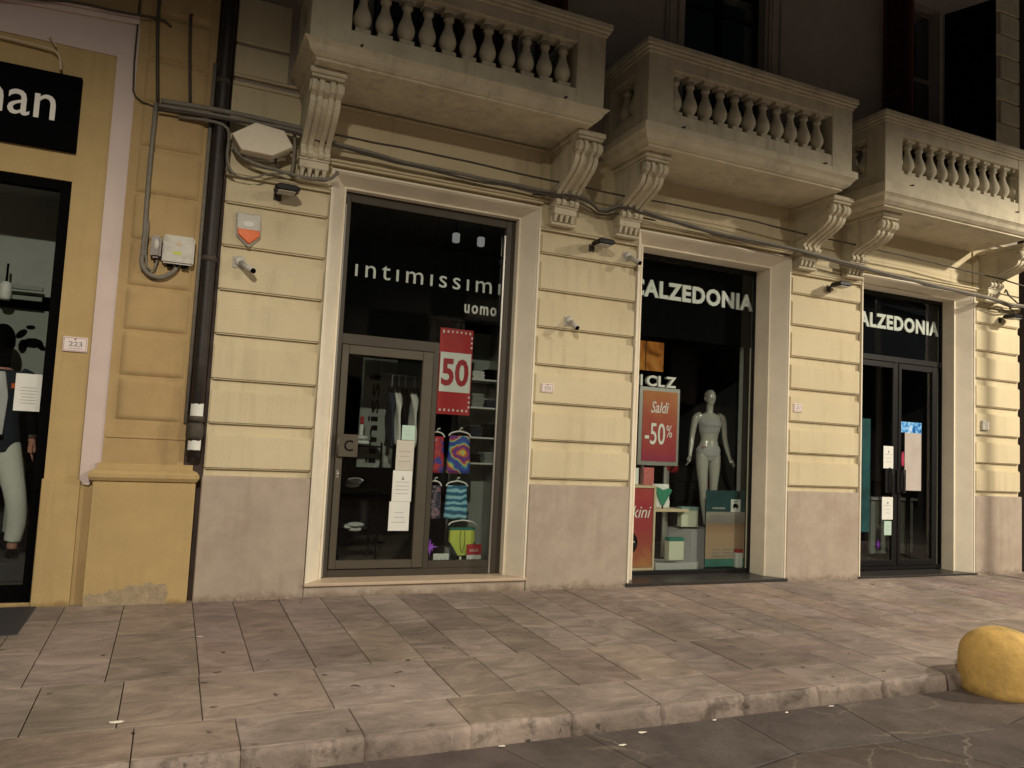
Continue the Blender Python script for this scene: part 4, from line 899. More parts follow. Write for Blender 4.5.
obj('trousers', remeshed(tr, .01, 4), M['trouser'], t)
for sx in (-1, 1):
    e = LG[sx][-1]; s_ = MB(); s_.tube([(e[0], e[1]+.05, .045), (e[0], e[1]-.03, .045), (e[0]+.02*sx, e[1]-.12, .035), (e[0]+.03*sx, e[1]-.19, .025)], [.035, .045, .043, .025], 14, 1)
    obj('shoe', s_, M['black'], t)

# ------------------------------------------------------------------ shopfront 3 (double doors)
f3 = front23(3.975, 5.865, 4.03, .355, True)
obj('transom_bar', MB().box(3.991, 5.849, .352, .415, 3.02, 3.10, .003).box(4.875, 4.93, .358, .415, .086, 3.019, .003).box(5.70, 5.76, .358, .415, .086, 3.019, .003), M['dframe'], f3)
obj('glass_pane', MB().box(3.991, 5.849, .385, .392, 3.10, 3.98).box(5.76, 5.849, .385, .392, .086, 3.02), M['glass'], f3)
for a, b in ((4.01, 4.87), (4.935, 5.695)):
    g = MB(); y = .345
    g.box(a, a+.055, y, y+.05, .09, 3.01, .004); g.box(b-.055, b, y, y+.05, .09, 3.01, .004); g.box(a+.055, b-.055, y+.002, y+.048, .09, .17, .003); g.box(a+.055, b-.055, y+.002, y+.048, 2.93, 3.01, .003)
    d_ = obj('glass_door', g, M['dframe'], B); obj('door_glass', MB().box(a+.055, b-.055, .367, .373, .17, 2.93), M['glass'], d_)
    hx = b-.12 if a < 4.5 else a+.05
    obj('handle', MB().tube([(hx, .345, 1.12), (hx, .295, 1.14), (hx, .285, 1.45), (hx, .345, 1.47)], .014, 8, 1).box(hx-.09, hx+.09, .33, .345, 1.12, 1.46, .003), M['dframe'], d_)
s3 = thing('shop_sign', 'white capitals CALZEDONIA on dark fascia above the glass double doors', 'sign', (4.9, .53, 3.6))
obj('fascia', MB().box(3.98, 5.86, .43, .47, 3.08, 4.02, .003), mat('dark_slate', (.004, .005, .007), .8, spec=.03), s3)
tm = text_mesh('CALZEDONIA', 4.13, 5.975, 3.53, 3.755, .542, .022, .02)
obj('lettering', text_mesh('CALZEDONIA', 4.0, 5.85, 3.50, 3.72, .428, .040, .02, sp=1.12), M['letter'], s3); tm.bm.free()
notice('white sheet taped on the left glass door above the handle', 4.63, 4.825, 1.47, 1.79, .343, M['paper'], 3, head=True)
notice('white sheet taped on the left glass door below the handle', 4.61, 4.825, .74, 1.06, .343, M['paper'], 3, head=True)
notice('pale green card below the lower white sheet on the glass double doors', 4.655, 4.80, .52, .72, .343, M['paperg'], 2)
t = thing('reflection_panel', 'glowing cream and blue panel standing in for a reflection in the glass double doors', 'reflection', (6.1, 1.0, .03))  # emissive panel added inside the shop to imitate a reflection in the glass
refl = bpy.data.materials.new('cream_reflection_glow'); refl.use_nodes = True
n_ = refl.node_tree; P_ = n_.nodes['Principled BSDF']; g_ = n_.nodes.new('ShaderNodeNewGeometry'); no_ = n_.nodes.new('ShaderNodeTexNoise'); no_.inputs['Scale'].default_value = 3; n_.links.new(g_.outputs['Position'], no_.inputs[0])
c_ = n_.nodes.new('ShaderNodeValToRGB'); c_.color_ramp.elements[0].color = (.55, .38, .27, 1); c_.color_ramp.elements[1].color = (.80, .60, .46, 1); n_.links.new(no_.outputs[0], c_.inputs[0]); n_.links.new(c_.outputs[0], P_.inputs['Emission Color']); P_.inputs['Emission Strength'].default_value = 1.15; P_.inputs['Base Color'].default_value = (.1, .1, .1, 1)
obj('panel', MB().box(5.90, 6.24, 1.0, 1.03, 1.13, 2.04, .003), refl, t)
blu = ramp_mat('blue_reflection_glow', 'noise', [(.35, (.02, .12, .4)), (.5, (.2, .5, .8)), (.65, (.8, .9, 1))], 9); Pb = blu.node_tree.nodes['Principled BSDF']; blu.node_tree.links.new(blu.node_tree.nodes['Color Ramp'].outputs[0], Pb.inputs['Emission Color']); Pb.inputs['Emission Strength'].default_value = 1.0
obj('blue_reflection_top', MB().box(5.74, 6.24, .998, 1.032, 2.042, 2.21, .003), blu, t)
obj('post', MB().box(6.0, 6.05, 1.04, 1.08, .03, 2.2), M['dframe'], t)
tag(obj('red_lamp', MB().ell((5.80, .98, 1.62), .025, .02, .12, 12), mat('red_glow', (.5, .02, .05), .5, emit=(.9, .10, .16), es=.5)), 'small red glowing bar left of the reflection panel behind the glass doors', 'lamp')
t = thing('counter', 'pale grey shop counter seen dimly through the lower right glass door', 'counter', (5.9, 1.4, .03))
obj('front', MB().box(5.55, 6.5, 1.35, 1.40, .10, .95, .004), M['panelg'], t); obj('top', MB().box(5.5, 6.55, 1.3, 2.0, .951, .99, .004), M['greybox'], t); obj('monitor', MB().box(5.75, 5.98, 1.5, 1.53, .992, 1.25, .004), M['black'], t)
t = thing('teal_curtain', 'dark teal panel hanging behind the left glass door', 'panel', (4.4, .8, .5)); obj('cloth', MB().box(4.2, 4.95, .85, .86, .5, 2.2, .003), mat('teal_cloth', (.02, .11, .13), .7, var=.4, scale=5), t)
tag(obj('star_ornament', MB().prism([(4.79+(.06 if k % 2 == 0 else .025)*math.cos(PI*k/4), .55, .36+(.07 if k % 2 == 0 else .025)*math.sin(PI*k/4)) for k in range(8)], (0, .01, 0)), M['purple']), 'small violet star ornament low behind the left leaf of the glass doors', 'ornament')

# ------------------------------------------------------------------ the ochre building on the left
Y = thing('ochre_building', 'ochre plastered building with a pale band round its shop window at the left', 'building', (-6.2, .2, 0))
g = MB()
g.box(-10, -7.6, .0, .45, -.1, 5.28); g.box(-7.6, -5.70, .0, .45, 3.665, 4.9); g.box(-5.70, -5.44, .0, .45, -.1, 4.87)
obj('wall', g, M['yellow'], Y)
g = MB(); g.box(-5.712, -5.425, -.028, .0, -.1, 1.07, .006); g.box(-7.6, -5.712, -.02, .45, -.1, .03, .006); obj('lower_casing', g, M['yellow'], Y)
# band: vertical strip and lintel with a ragged bottom
g = MB(); g.prism([(-5.435, -.012, 1.075), (-5.405, -.012, 1.03), (-5.36, -.012, 1.02), (-5.335, -.012, 1.06), (-5.275, -.012, 1.20), (-5.275, -.012, 5.26), (-7.6, -.012, 5.10), (-7.6, -.012, 4.87), (-5.44, -.012, 4.87)], (0, .2, 0)); obj('pale_band', g, M['strip'], Y)
g = MB(); g.prism([(-7.6, -.05, 5.06), (-5.28, -.05, 5.20), (-5.28, -.05, 5.25), (-7.6, -.05, 5.11)], (0, .2, 0), .01); g.prism([(-7.6, -.08, 5.11), (-5.28, -.08, 5.25), (-5.28, -.08, 5.28), (-7.6, -.08, 5.14)], (0, .2, 0), .008); obj('string_moulding', g, M['strip'], Y)
g = MB(); g.box(-10, -4.63, .012, .45, 5.29, 10.5); g.box(-5.44, -5.25, .015, .45, -.1, 5.3); obj('upper_wall', g, M['ochre2'], Y)
# pilaster with cushioned blocks
g = MB(); g.box(-5.275, -4.615, -.02, .45, 1.16, 10.5)
obj('pilaster', g, M['ochre2'], Y)
g = MB(); pz = [1.46, 1.595, 1.99, 2.40, 2.80, 3.22, 3.65, 4.08, 4.50, 4.92, 5.34, 5.76, 6.18, 6.6, 7.0, 7.4]
for a, b in zip(pz[1:], pz[2:]):
    t = bmesh.new(); nx, nz = 24, 16; V = []
    for i in range(nx+1):
        V.append([t.verts.new((-5.20+.53*i/nx, -.0205-.026*(max(0, 1-abs(2*i/nx-1)**10)*max(0, 1-abs(2*k/nz-1)**16))**.5, a+.012+(b-a-.024)*k/nz)) for k in range(nz+1)])
    for p, q in zip(V, V[1:]):
        for k in range(nz): t.faces.new((p[k], q[k], q[k+1], p[k+1])).smooth = True
    g.merge(t)
g.box(-5.262, -4.61, -.03, .0, 1.44, 1.465, .008)
obj('cushion_block_facing', g, M['ochre2'], Y)
g = MB(); g.box(-5.33, -4.50, -.06, .45, -.1, 1.06, .008)
g.rings([[(-5.335-d, .1, z), (-5.335-d, -.065-d, z), (-4.505+d, -.065-d, z), (-4.505+d, .1, z)] for d, z in [(-.02, 1.06), (.01, 1.07), (.03, 1.10), (.03, 1.13), (.012, 1.155), (-.03, 1.175), (-.03, 1.22)]], False)
obj('pilaster_base', g, M['yellow'], Y)
# peeled patch at the foot
pts = [(-5.31, -.05), (-5.32, .085), (-5.26, .10), (-5.18, .09), (-5.12, .13), (-5.05, .12), (-4.96, .17), (-4.90, .155), (-4.83, .19), (-4.76, .165), (-4.68, .175), (-4.66, .09), (-4.67, -.05)]
P2 = []
for i in range(len(pts)-1):
    for k in range(4): q = k/4; P2.append((pts[i][0]*(1-q)+pts[i+1][0]*q+random.uniform(-.006, .006), pts[i][1]*(1-q)+pts[i+1][1]*q+random.uniform(-.008, .008)))
P2.append(pts[-1])
g = MB(); g.prism([(x, -.0635, z) for x, z in P2], (0, .01, 0)); obj('bare_plaster_patch', g, M['bare'], Y)
# shop window of the ochre building
g = MB(); g.box(-5.785, -5.70, .02, .12, .03, 3.665, .004); g.box(-7.6, -5.785, .022, .12, 3.58, 3.665, .004); g.box(-7.6, -5.785, .022, .12, .03, .16, .004); g.box(-7.66, -7.6, .02, .12, .03, 3.665, .004)
wf = obj('shopfront_frame', g, M['black'], Y)
obj('glass_pane', MB().box(-7.6, -5.785, .07, .078, .16, 3.58), M['glass'], wf)
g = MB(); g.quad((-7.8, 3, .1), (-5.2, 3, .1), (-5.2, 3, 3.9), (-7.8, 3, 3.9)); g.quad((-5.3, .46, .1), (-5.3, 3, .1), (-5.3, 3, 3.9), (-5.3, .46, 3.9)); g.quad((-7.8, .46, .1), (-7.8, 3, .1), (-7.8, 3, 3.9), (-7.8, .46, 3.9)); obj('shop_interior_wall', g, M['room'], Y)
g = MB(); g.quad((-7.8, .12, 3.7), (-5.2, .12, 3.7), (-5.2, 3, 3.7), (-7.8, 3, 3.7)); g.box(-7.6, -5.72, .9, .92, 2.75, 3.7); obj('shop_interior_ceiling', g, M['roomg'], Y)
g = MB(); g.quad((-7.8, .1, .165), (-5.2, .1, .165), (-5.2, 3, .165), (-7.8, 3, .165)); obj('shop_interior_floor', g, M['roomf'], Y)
tag(obj('dummy_platform', MB().box(-7.0, -5.80, .2, .95, .166, .34, .01), M['room']), 'low dark platform under the male dummy', 'platform')
t = thing('backdrop_panel', 'pale grey upright panel behind the male dummy in the left shop window', 'panel', (-6.3, .95, .34)); obj('board', MB().box(-6.9, -5.82, .96, .99, 1.90, 2.62, .004), M['panelg'], t)
obj('lower_board', MB().box(-6.12, -5.98, .962, .99, .5, 1.2, .004), M['panelg'], t); obj('panel_stand', MB().box(-6.88, -6.84, 1.0, 1.03, .17, 2.6).box(-5.9, -5.86, 1.0, 1.03, .17, 2.6).box(-6.9, -5.82, .992, 1.02, 1.1, 1.16), M['black'], t)
pr = MB()
for k, (x, z, q) in enumerate([(-6.02, 2.30, .09), (-6.12, 2.38, .06), (-6.1, 2.26, .07), (-5.95, 2.27, .05), (-6.05, 2.45, .04)]): disc(pr, x, z, q, q*.55, .957, k*.8, 9)
obj('leaf_print', pr, M['black'], t)
t = notice('pale printed sheet taped on the left shop glass beside the male dummy', -5.985, -5.78, 1.635, 1.955, .066, M['paper'], 6)
for k, z in enumerate((2.78, 2.68)):
    tag(obj('ceiling_strip', MB().box(-6.9, -5.95, .75, .79, z, z+.04, .003), M['panelg']), ['upper grey track strip above the male dummy', 'lower grey track strip above the male dummy'][k], 'light track', 'grey track strips in the left shop window')
t = thing('track_spotlight', 'white spotlight at the left picture edge above the male dummy', 'spotlight', (-6.25, .7, 2.8)); obj('head', MB().lathe([(.04, 0), (.05, .02), (.05, .14), (.03, .17)], (-6.24, .72, 2.66), 14), M['letter'], t); obj('bracket', MB().tube([(-6.24, .72, 2.83), (-6.24, .72, 3.0)], .01), M['black'], t)
t = thing('shop_sign', 'black fascia board with white lower case letters man at the upper left', 'sign', (-6.3, -.05, 4.25))
obj('board', MB().box(-7.6, -5.69, -.055, -.001, 3.915, 4.59, .004), M['black'], t)
obj('lettering', text_mesh('man', -6.53, -5.87, 4.155, 4.375, -.056, .003, .006), M['letter'], t)
tag(obj('awning_bracket', MB().tube([(-7.6, -.03, 4.83), (-6.0, -.05, 4.80), (-5.88, -.06, 4.77), (-5.86, -.06, 4.62)], .012).tube([(-5.97, -.02, 4.90), (-5.91, -.05, 4.82)], .008), M['wood']), 'thin ochre painted rod above the black fascia board', 'rod')
t = thing('floor_mat', 'dark rubber doormat on the pavement before the left shop window', 'mat', (-6.0, -.4, 0)); mt = MB(); mt.box(-6.9, -5.66, -.9, .0, -.035, .004, .008)
mo = obj('mat', mt, M['matt'], t)
for v in mo.data.vertices: v.co.z += .0235*v.co.y

# ------------------------------------------------------------------ drainpipe between the buildings
obj('joint_recess', MB().box(-4.63, -4.44, .03, .45, -.1, 10.5), M['gap'], Y)
t = thing('drainpipe', 'dark brown drainpipe running down the joint between the two buildings', 'drainpipe', (-4.54, -.06, 1.2))
obj('pipe', MB().tube([(-4.53, -.07, 9), (-4.535, -.07, 5), (-4.54, -.07, 2.2), (-4.545, -.06, 1.3)], .058, 14, 0), M['pipe'], t)
br = MB()
for z in (1.62, 3.1, 4.8, 6.5): br.lathe([(.066, 0), (.066, .05)], (-4.54, -.07, z), 14)
obj('bracket', br, M['cabled'], t)
obj('side_pipe', MB().tube([(-4.62, -.03, 5), (-4.625, -.03, 1.6)], .018, 8, 0), M['cable'], t)
obj('collar', MB().lathe([(.066, 0), (.075, .03), (.075, .12), (.062, .15)], (-4.545, -.065, 1.46), 14), M['cabled'], t)
for z0, z1, lb in ((1.65, 1.78, 'torn white sticker'), (1.36, 1.45, 'lower torn white sticker')):
    st_ = MB(); q = []
    for k in range(7): a_ = R(-150+k*20); q.append((-4.54+.0625*math.cos(a_) , -.066+.0625*math.sin(a_)))
    for (p1, p2) in zip(q, q[1:]): st_.quad((p1[0], p1[1], z0+random.uniform(0, .01)), (p2[0], p2[1], z0), (p2[0], p2[1], z1+random.uniform(-.012, .01)), (p1[0], p1[1], z1))
    o = obj('sticker', st_, M['paper'], t)

# ------------------------------------------------------------------ cables
def cable(label, pts, rad, m=None, n=7, wob=0, name='cable'):
    P_ = [Vector(p) for p in pts]
    if wob:
        Q = []
        for a_, b_ in zip(P_, P_[1:]):
            kk = max(1, int((b_-a_).length/.22))
            for k in range(kk): Q.append(a_.lerp(b_, k/kk)+Vector((0, random.uniform(-wob, wob)*.5, random.uniform(-wob, wob))))
        Q.append(P_[-1]); P_ = Q
    return tag(obj(name, MB().tube(P_, rad, n, 1), m or M['cable']), label, 'cable')
yc = -.19
main = [(-5.07, -.10, 4.46), (-4.72, -.11, 4.475), (-4.37, -.15, 4.465), (-3.82, -.19, 4.45), (-3.53, yc, 4.41), (-2.83, -.10, 4.39), (-2.07, -.10, 4.375), (-1.18, -.12, 4.365), (-.88, yc-.02, 4.36), (-.61, -.14, 4.36), (-.41, -.07, 4.26), (-.19, -.19, 4.37), (0.33, -.15, 4.32), (1.21, -.10, 4.27), (2.5, -.19, 4.22), (2.9, -.19, 4.19), (3.55, -.20, 4.15), (4.91, -.1, 4.12), (6.2, -.19, 4.05), (6.55, -.19, 4.0), (7.3, -.12, 4.06)]
cable('thick lower cable of the bundle running over all three shop openings', main, .02, wob=.006)
cable('second cable lying against the thick one over the shop openings', [(x, y-.02, z-.036) for x, y, z in main], .013, M['cabled'], wob=.012)
rope = [(-3.54, -.21, 4.48), (-2.84, -.20, 4.49), (-2.08, -.20, 4.485), (-1.02, -.22, 4.455), (-.24, -.22, 4.455), (.59, -.2, 4.475), (1.49, -.2, 4.48), (2.46, -.22, 4.44), (3.0, -.22, 4.43), (3.7, -.23, 4.42), (4.87, -.2, 4.40), (6.36, -.24, 4.34), (7.3, -.2, 4.30)]
cable('thin twisted rope cable strung highest below the balconies', rope, .011, M['cabled'], wob=.006)
cable('grey conduit stub clamped across the drainpipe to the hexagonal box', [(-5.05, -.11, 4.505), (-4.7, -.12, 4.52), (-4.37, -.17, 4.505), (-3.9, -.18, 4.49), (-3.5, -.21, 4.475)], .024)
cable('flat dark cable sagging in a notch between the second and third corbels', [(-1.3, -.1, 4.31), (-.9, -.19, 4.30), (-.62, -.12, 4.29), (-.41, -.06, 4.22), (-.2, -.12, 4.28), (.3, -.12, 4.27)], .009, M['cabled'])
cable('upright conduit on the ochre pilaster from the bundle down to the meter boxes', [(-5.09, -.09, 4.48), (-5.10, -.09, 3.78), (-5.09, -.09, 3.14), (-5.10, -.09, 2.98), (-5.02, -.09, 2.90), (-4.92, -.09, 2.89), (-4.83, -.09, 2.96), (-4.80, -.09, 3.02)], .02)
cable('short loop cable under the small brown meter box', [(-5.07, -.095, 3.4), (-5.07, -.09, 3.0), (-5.0, -.09, 2.93), (-4.97, -.09, 3.05)], .011)
cable('thin conduit climbing the ochre pilaster above the bundle, left one', [(-5.08, -.09, 4.50), (-5.12, -.09, 5.0), (-5.14, -.09, 5.3), (-5.15, -.09, 7)], .015, M['cabled'])
cable('thin conduit climbing the ochre pilaster above the bundle, right one', [(-4.81, -.09, 4.55), (-4.84, -.09, 4.9), (-4.87, -.09, 5.38), (-4.85, -.02, 5.42)], .014, M['cabled'])
cable('thin wire beside the pale band curving towards the bundle', [(-5.30, -.03, 5.6), (-5.30, -.03, 4.60), (-5.25, -.04, 4.50), (-5.1, -.05, 4.46)], .008, M['cabled'])
cable('dark cable running along the moulding at the upper left', [(-7.6, -.09, 4.98), (-6.35, -.09, 5.13), (-5.8, -.09, 5.24), (-5.45, -.09, 5.25), (-5.1, -.07, 5.28), (-5.02, -.05, 5.24)], .012, M['cabled'], wob=.008)
cable('bent conduit hooking down beside the drainpipe', [(-4.9, -.08, 4.40), (-4.62, -.12, 4.41), (-4.48, -.14, 4.38), (-4.45, -.12, 4.3), (-4.46, -.1, 4.08), (-4.42, -.1, 3.98), (-4.38, -.1, 3.95)], .015)
cable('loop of cable curling below the hexagonal box', [(-4.42, -.08, 4.25), (-4.36, -.1, 4.14), (-4.2, -.1, 4.08), (-3.95, -.1, 4.06), (-3.75, -.1, 4.03), (-3.5, -.13, 4.05), (-3.43, -.13, 4.14)], .018)
cable('thin sagging wire lowest below the hexagonal box', [(-4.46, -.08, 3.99), (-4.33, -.09, 3.93), (-4.2, -.09, 3.95), (-4.08, -.09, 4.02), (-3.93, -.1, 4.04)], .009)
cable('upright conduit between the hexagonal box and the first corbel', [(-3.88, -.17, 4.47), (-3.86, -.14, 4.35), (-3.86, -.1, 4.08), (-3.88, -.08, 4.03)], .017)
cable('curved cable right of the hexagonal box', [(-3.86, -.08, 4.34), (-4.0, -.08, 4.27), (-4.03, -.08, 4.16), (-3.98, -.08, 4.09)], .014, M['cabled'])
cable('loose dark cable end at the right hand corbel', [(6.35, -.28, 4.14), (6.5, -.2, 4.22), (6.7, -.1, 4.17), (6.95, -.06, 4.10), (7.15, -.05, 4.02)], .012, M['cabled'])
cable('second loose cable end below the right hand corbel', [(6.45, -.2, 4.02), (6.65, -.1, 4.05), (6.85, -.06, 3.95), (7.1, -.05, 3.86)], .012, M['cabled'])

# ------------------------------------------------------------------ small fittings on the wall
hx = [(-4.435, 4.31), (-4.235, 4.455), (-3.975, 4.43), (-3.885, 4.29), (-4.065, 4.17), (-4.345, 4.175)]
t = thing('junction_box', 'hexagonal cream cover plate among the cables beside the drainpipe', 'box', (-4.15, -.05, 4.3))
obj('cover', MB().prism([(x-.0, -.235, z-.02) for x, z in hx], (0, .21, 0), .006), M['white'], t)
obj('underside_rim', MB().tube([(-4.40, -.06, 4.20), (-4.34, -.075, 4.145), (-4.1, -.075, 4.135), (-3.93, -.06, 4.2)], .014), M['plastic'], t)
t = thing('alarm_siren', 'white alarm siren with orange lens on the left cream pier', 'alarm', (-4.22, -.04, 3.45))
obj('housing', MB().prism([(-4.335, -.055, 3.615), (-4.105, -.055, 3.615), (-4.10, -.055, 3.40), (-4.205, -.055, 3.29), (-4.325, -.055, 3.40)], (0, .062, 0), .012), M['plastic'], t)
obj('lens', MB().prism([(-4.318, -.0555, 3.455), (-4.112, -.0555, 3.455), (-4.112, -.0555, 3.40), (-4.205, -.0555, 3.315), (-4.308, -.0555, 3.40)], (0, -.022, 0), .008), M['orange'], t)
obj('badge', MB().prism([(-4.22+.05*math.cos(a_), -.056, 3.51+.028*math.sin(a_)) for a_ in [2*PI*k/16 for k in range(16)]], (0, -.004, 0)), M['paper'], t)
def camera_(label, x, z, dx=.08, y=0):
    t = thing('security_camera', label, 'camera', (x, y, z), group='security cameras on the cream wall')
    obj('mount', MB().lathe([(.048, 0), (.048, .035), (.03, .045)], (x, y, z+.02), 14, 'Y').box(x-.06, x+.05, y-.02, y, z-.045, z+.07, .008), M['plastic'], t)
    obj('body', MB().tube([(x+.01, y-.05, z), (x+dx+.03, y-.15, z-.075)], .03, 12, 0), M['plastic'], t)
    obj('lens', MB().tube([(x+dx+.028, y-.148, z-.073), (x+dx+.045, y-.165, z-.085)], .023, 12, 0), M['black'], t); return t
camera_('small white security camera below the orange lens alarm', -4.27, 3.13, .08)
camera_('small white security camera on the middle pier above the number plate', -.735, 2.955, 0.0)
camera_('small white security camera at the top right corner of the middle pier', 0.00, 3.80, .05)
def flood(label, x, z, y=0):
    t = thing('wall_floodlight', label, 'floodlight', (x, y, z), group='small dark floodlights on the piers')
    obj('bracket', MB().tube([(x-.06, y, z-.02), (x-.06, y-.1, z+.01)], .012, 8, 0).box(x-.1, x-.02, y-.012, y, z-.07, z+.02, .004), M['cabled'], t)
    obj('head', MB().prism([(x-.12, y-.08, z+.0), (x-.08, y-.08, z+.045), (x+.09, y-.08, z+.045), (x+.13, y-.08, z+.01), (x+.08, y-.08, z-.02), (x-.08, y-.08, z-.02)], (0, -.17, 0), .012), M['dframe'], t)
    obj('lens', MB().box(x-.08, x+.08, y-.24, y-.10, z-.026, z-.021), M['plastic'], t)
flood('dark floodlight under the cable loops on the left cream pier', -3.91, 3.86)
flood('dark floodlight at the top of the middle cream pier', -.42, 3.87)
flood('dark floodlight on the narrow pier between the two CALZEDONIA openings', 3.22, 3.86)
flood('dark floodlight on the right end pier', 6.70, 3.82)
t = thing('meter_box', 'pale grey box with a yellow warning label on the ochre pilaster', 'meter box', (-4.80, -.08, 3.1))
obj('housing', MB().box(-4.935, -4.67, -.13, -.05, 3.03, 3.29, .015, 2), M['plastic'], t)
obj('warning_label', MB().prism([(-4.835, -.132, 3.20), (-4.775, -.132, 3.20), (-4.805, -.132, 3.25)], (0, -.001, 0)), M['wood'], t)
obj('yellow_label', MB().box(-4.845, -4.775, -.132, -.1305, 3.115, 3.14), M['lime'], t)
obj('cable_glands', MB().box(-4.89, -4.84, -.12, -.07, 3.005, 3.029, .003).box(-4.82, -4.79, -.12, -.07, 3.005, 3.029, .003).box(-4.77, -4.71, -.12, -.07, 3.005, 3.029, .003), M['black'], t)
t = thing('meter_box', 'small dark brown junction box left of the pale grey one on the pilaster', 'meter box', (-4.99, -.08, 3.15))
obj('housing', MB().box(-5.03, -4.945, -.15, -.04, 3.06, 3.265, .02, 2), M['dplastic'], t)
obj('boss', MB().ell((-4.987, -.15, 3.18), .025, .012, .05, 12), M['plastic'], t)
def plate(label, x0, x1, z0, z1, txt, y=0, name='number_plate'):
    t = thing(name, label, 'number plate', ((x0+x1)/2, y, z0))
    obj('tile', MB().box(x0, x1, y-.018, y, z0, z1, .004), M['pink'], t)
    g = MB()
    for q in ((x0+.008, x1-.008, z0+.008, z0+.012), (x0+.008, x1-.008, z1-.012, z1-.008), (x0+.008, x0+.012, z0+.013, z1-.013), (x1-.012, x1-.008, z0+.013, z1-.013)): g.box(q[0], q[1], y-.0192, y-.0175, q[2], q[3])
    obj('border', g, M['pinkline'], t)
    if txt:
        h = z1-z0; w_ = x1-x0
        obj('number', text_mesh(txt, x0+w_*.24, x1-w_*.2, z0+h*.36, z0+h*.68, y-.0185, .01, .001), M['ink'], t)
        l_ = MB(); x = x0+w_*.25
        while x < x1-w_*.22: l_.box(x, x+.012, y-.0192, y-.018, z0+h*.2, z0+h*.25); x += .019
        l_.box((x0+x1)/2-.008, (x0+x1)/2+.008, y-.0192, y-.018, z1-h*.22, z1-h*.1); obj('fine_print', l_, M['pinkline'], t)
plate('ceramic house number 223 on the ochre casing', -5.655, -5.465, 2.17, 2.30, '223')
plate('ceramic house number 225 on the middle cream pier', -1.045, -.895, 2.14, 2.245, '225', -.004)
plate('faded pink ceramic number tile on the narrow pier between the two CALZEDONIA openings', 2.585, 2.73, 2.145, 2.26, '227', -.004)
t = thing('doorbell_panel', 'small glossy whitish doorbell panel on the right end pier', 'doorbell', (6.24, -.02, 2.15))
obj('housing', MB().box(6.20, 6.345, -.05, -.004, 2.10, 2.24, .006), M['plastic'], t); obj('button_strip', MB().box(6.305, 6.335, -.053, -.0505, 2.11, 2.23, .001), M['letter'], t)

# ------------------------------------------------------------------ bollard and litter
t = thing('bollard', 'squat domed yellow concrete bollard standing at the kerb', 'bollard', (1.39, -3.53, -.2))
prof = [(.285, -.05), (.292, .03), (.295, .12), (.297, .22)]
for k in range(1, 12): a_ = PI/2*k/12; prof.append((.297*math.cos(a_)**.85, .22+.275*math.sin(a_)))
prof.append((.02, .4955))
b_ = MB(); b_.lathe([(p, z-.2) for p, z in prof], (1.39, -3.53, 0), 40)
for v in b_.bm.verts:
    v.co += Vector((math.sin(v.co.z*31+v.co.y*17), math.sin(v.co.x*29+v.co.z*13), math.sin(v.co.x*19+v.co.y*23)))*.003 + Vector((random.gauss(0, 1), random.gauss(0, 1), random.gauss(0, 1)))*.0004
obj('dome', b_, M['bollard'], t)
lit = [(-2.15, -3.62, -.197, 'bright white scrap of litter on the road near the picture bottom'), (-2.85, -3.43, -.197, 'cream scrap of litter against the kerb, left of centre'), (-1.32, -3.43, -.197, 'white scrap of litter at the kerb foot, middle of the road edge'), (-1.92, -3.48, -.197, 'dull scrap of litter at the kerb foot near the centre'), (-.72, -3.45, -.197, 'white scrap of litter at the kerb foot right of centre'), (-4.89, -2.83, -.066, 'cream cigarette packet scrap on the left pavement slabs'), (-4.42, -1.2, -.03, 'tiny pale scrap on the pavement near the joint under the drainpipe'), (-.30, -3.44, -.197, 'tiny pale scrap at the kerb foot towards the bollard')]
for x, y, z, lb in lit:
    g = MB(); n = 7; s_ = random.uniform(.016, .03)
    if 'cigarette' in lb: s_ = .036
    pts = [(x+s_*math.cos(2*PI*k/n)*random.uniform(.7, 1.5), y+s_*.6*math.sin(2*PI*k/n)*random.uniform(.6, 1.2), z+random.uniform(0, .004)) for k in range(n)]
    c_ = (x, y, z+.006)
    for k in range(n): g.quad(pts[k], pts[(k+1) % n], c_)
    tag(obj('litter_scrap', g, M['litter']), lb, 'litter', 'scraps of litter on the ground')

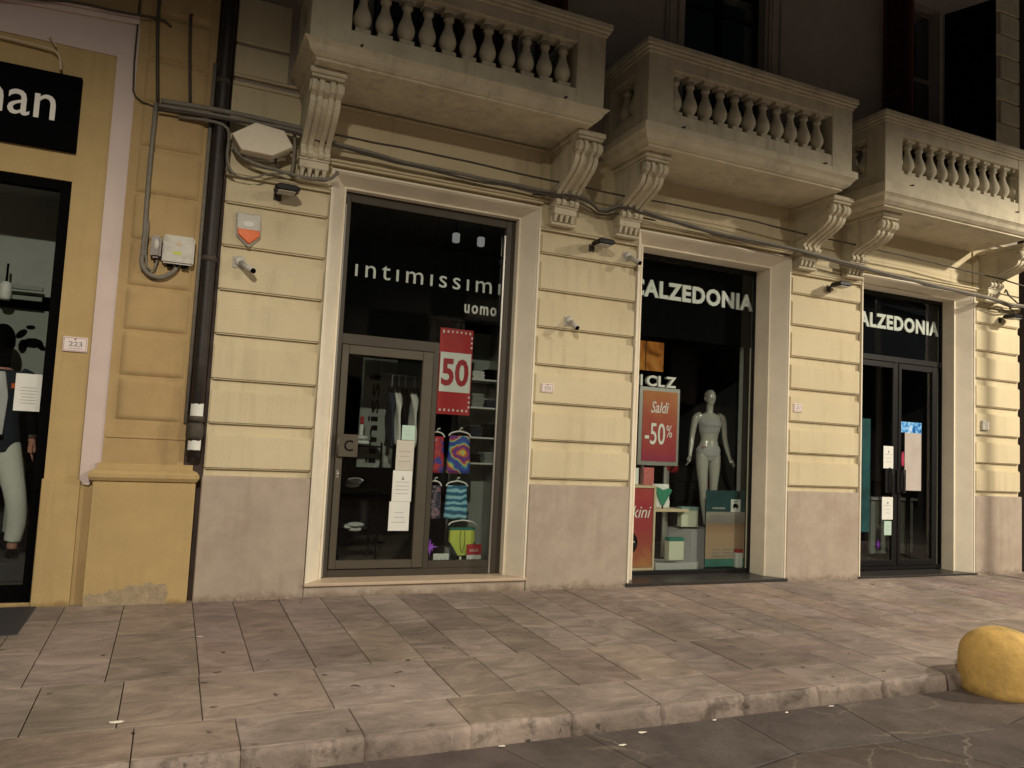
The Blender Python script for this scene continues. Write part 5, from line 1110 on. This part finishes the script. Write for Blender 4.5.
t = thing('sign_post', 'plain grey street sign post standing on the pavement right of the picture', 'sign post', (7.5, -2.16, -.05))
obj('post', MB().lathe([(.062, 0), (.062, 7.4), (.03, 7.45)], (7.5, -2.16, -.06), 14), M['steel'], t); obj('base_collar', MB().lathe([(.12, 0), (.12, .03), (.075, .06)], (7.5, -2.16, -.055), 14), M['dframe'], t)
N = thing('neighbour_building', 'dark house corner barely seen across a side street at the right edge', 'building', (15, 4, 0))
g = MB(); g.box(8.9, 24, .5, 9, -.2, 11, .02); obj('wall', g, mat('dark_purple_plaster', (.09, .07, .075), .9), N)
g = MB()
for k in range(4): g.box(10+3.2*k, 11.3+3.2*k, .47, .51, 1, 3.2, .01); g.box(10+3.2*k, 11.3+3.2*k, .47, .51, 5.4, 7.6, .01)
obj('shutters', g, M['dshutter'], N)
O = thing('opposite_building', 'plain plastered house front across the street, behind the viewer', 'building', (4, -15, 0))
g = MB(); xs_ = [-24+3.2*k for k in range(19)]
g.box(-25, 33, -15.6, -15.4, -.2, 1.0); g.box(-25, 33, -15.6, -15.4, 3.4, 5.6); g.box(-25, 33, -15.6, -15.4, 8.0, 11.5)
for x in xs_: g.box(x-1.0, x+1.0, -15.6, -15.4, .99, 8.01)
obj('wall', g, mat('dull_opposite_plaster', (.10, .085, .07), .9), O)
obj('dark_room', MB().quad((-25, -15.8, -.2), (33, -15.8, -.2), (33, -15.8, 11), (-25, -15.8, 11)), M['black'], O)
g = MB(); g.box(-25, 33, -15.9, -15.1, 11.5, 11.8, .03); obj('cornice', g, M['stone'], O)
# ------------------------------------------------------------------ street lamps (they stand outside the picture and light it)
def street_lamp(label, spec, base, cone, blend, rad, arm=True):
    (x, y, z), watt, col = spec
    t = thing('street_lamp', label, 'street lamp', (base[0], base[1], -.2))
    g = MB(); g.lathe([(.10, 0), (.10, .3), (.06, .4), (.045, z-.2+.45)], (base[0], base[1], -.2), 14); obj('post', g, M['dframe'], t)
    obj('arm', MB().tube([(base[0], base[1], z+.22), ((base[0]+x)/2, (base[1]+y)/2, z+.36), (x, y, z+.25)], .025), M['dframe'], t)
    obj('lantern_hood', MB().lathe([(.30, .06), (.28, .10), (.12, .22), (.05, .28)], (x, y, z), 20), M['dframe'], t)
    ld = bpy.data.lights.new('street_light', 'SPOT'); ld.energy = watt; ld.color = col; ld.spot_size = cone; ld.spot_blend = blend; ld.shadow_soft_size = rad
    lo = bpy.data.objects.new('street_light', ld); C.objects.link(lo); lo.location = (x, y, z); lo.parent = t; lo.matrix_parent_inverse = Matrix.Translation((-base[0], -base[1], .2))
street_lamp('street lamp across the road to the left of the viewer', LAMP_A, (-6.2, -10.2), R(168), .35, .12)
street_lamp('street lamp on the kerb beyond the bollard, right of the picture', LAMP_B, (9.3, -4.2), R(168), .35, .2)
street_lamp('street lamp across the road behind the viewer', LAMP_C, (5.6, -12.4), R(168), .35, .12)
